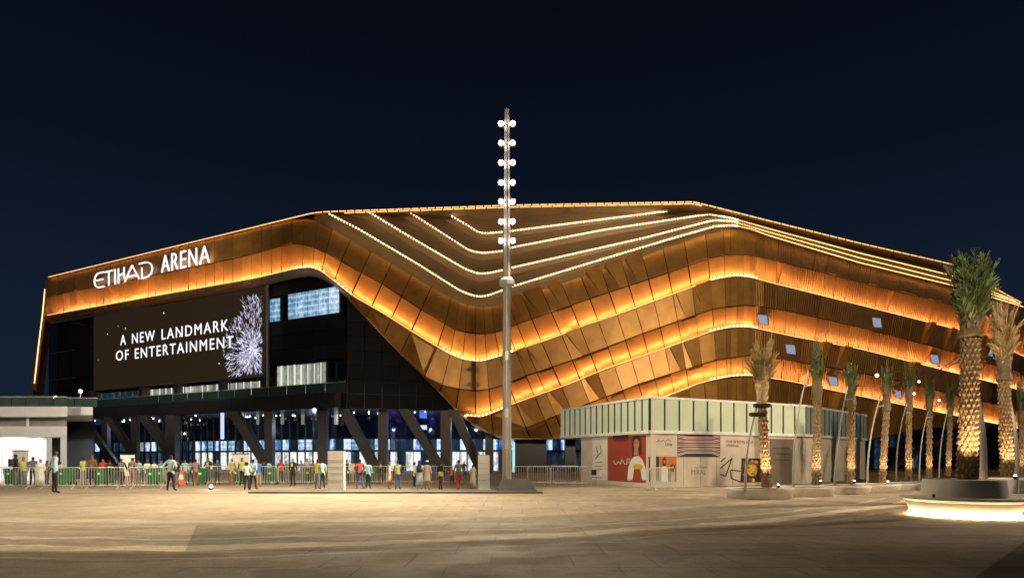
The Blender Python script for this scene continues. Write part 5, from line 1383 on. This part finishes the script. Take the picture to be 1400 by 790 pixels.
for px_, fy, lab in BINS:
    Y = F*EYE/(fy-HY)+ (.9 if fy > 663 else .5); q = px3(px_, fy, Y); o = b0_ if not usedb else copy_tree(b0_); usedb = True
    o.location = (q.x, Y, -.012); o.rotation_euler = (0, 0, R.uniform(-.4, .4)); o.scale = (.8, .8, .92); tag(o, lab, 'bin', 'green wheelie bins')
def totem(xa, xb, yt, yb, lab):
    Y = F*EYE/(yb-HY); p, q = px3(xa, yb, Y), px3(xb, yt, Y); w_ = q.x-p.x
    g_ = thing('totem_sign', lab, 'sign', ((p.x+q.x)/2, Y, -.01)); h = q.z
    MB().box((0, .15, h/2+.04), (w_, .3, h-.08)).build('panel', M['board'], g_)
    MB().box((0, .15, .04), (w_*1.28, .55, .08)).build('foot_plate', M['whitetrim'], g_)
    for k in range(4): MB().box((0, -.004, h*(.3+.16*k)), (w_*.98, .008, .008)).build('seam', M['greyband'], g_)
    MB().box((0, .15, h+.01), (w_*.96, .28, .03)).build('top_cap', M['black'], g_)
totem(448, 470, 616, 672.5, 'tall blank white totem standing before the barriers, left of the orange-red vest')
totem(653.5, 669, 621.5, 670.5, 'white totem near the mast, right of the peach robe')
for xa, xb, yt, lab in ((18, 38, 616, 'white board on legs behind the far left people'), (165, 184, 621, 'white board behind the dark grey shirt and mauve tunic'), (318, 340, 620, 'white board behind the people, above the middle green bin')):
    Y = 38.5; p, q = px3(xa, 650, Y), px3(xb, yt, Y); g_ = thing('notice_board', lab, 'board', ((p.x+q.x)/2, Y, -.01), group='white notice boards'); w_ = q.x-p.x
    MB().box((0, 0, (q.z+p.z)/2), (w_, .08, q.z-p.z)).build('panel', M['board'], g_)
    MB().box((0, 0, q.z+.02), (w_*1.05, .14, .05)).build('top_rail', M['fascia'], g_)
    for s in (-1, 1): MB().tube([(s*w_*.42, 0, 0), (s*w_*.42, 0, p.z+.1)], .03, 6).build('leg', M['steel'], g_)
q = gnd(247.5, 662.5)
g_ = thing('traffic_cone', 'orange traffic cone behind the barrier beside the guard with arms on hips', 'cone', tuple(q))
g_.scale = (1.35,)*3
MB().box((0, 0, .02), (.38, .38, .04)).build('base', M['cone'], g_); MB().lathe([(.14, .04), (.035, .72), (0, .73)], n=16).build('body', M['cone'], g_, True)
MB().lathe([(.112, .25), (.080, .45)], n=16).build('reflective_band', M['paperw'], g_)
q = gnd(288.5, 669)
g_ = thing('ground_lamp', 'glaring low lamp lying on the ground before the barriers, right of the cone', 'lamp', tuple(q))
MB().lathe([(.10, 0), (.11, .06), (.08, .12)], n=12).build('housing', M['lampbody'], g_); MB().lathe([(.08, .12), (.05, .22), (0, .25)], n=12).build('lens', M['uplight'], g_)
point('lamp_glow', (q.x, q.y-.1, .35), 25, (1, .9, .75), .05)
q = gnd(820, 662)
g_ = thing('folding_chair', 'small blue folding chair by the white poster of the pavilion', 'chair', (q.x-.3, q.y-.6, -.012), .6)
MB().box((0, 0, .45), (.42, .42, .03)).build('seat', M['navy'], g_); MB().box((0, .2, .74), (.42, .03, .32)).build('backrest', M['navy'], g_)
for s in (-1, 1):
    for t in (-1, 1): MB().tube([(s*.2, t*.19, 0), (s*.2, t*.19, .45 if t < 0 else .9)], .014, 6).build('leg', M['steel'], g_)
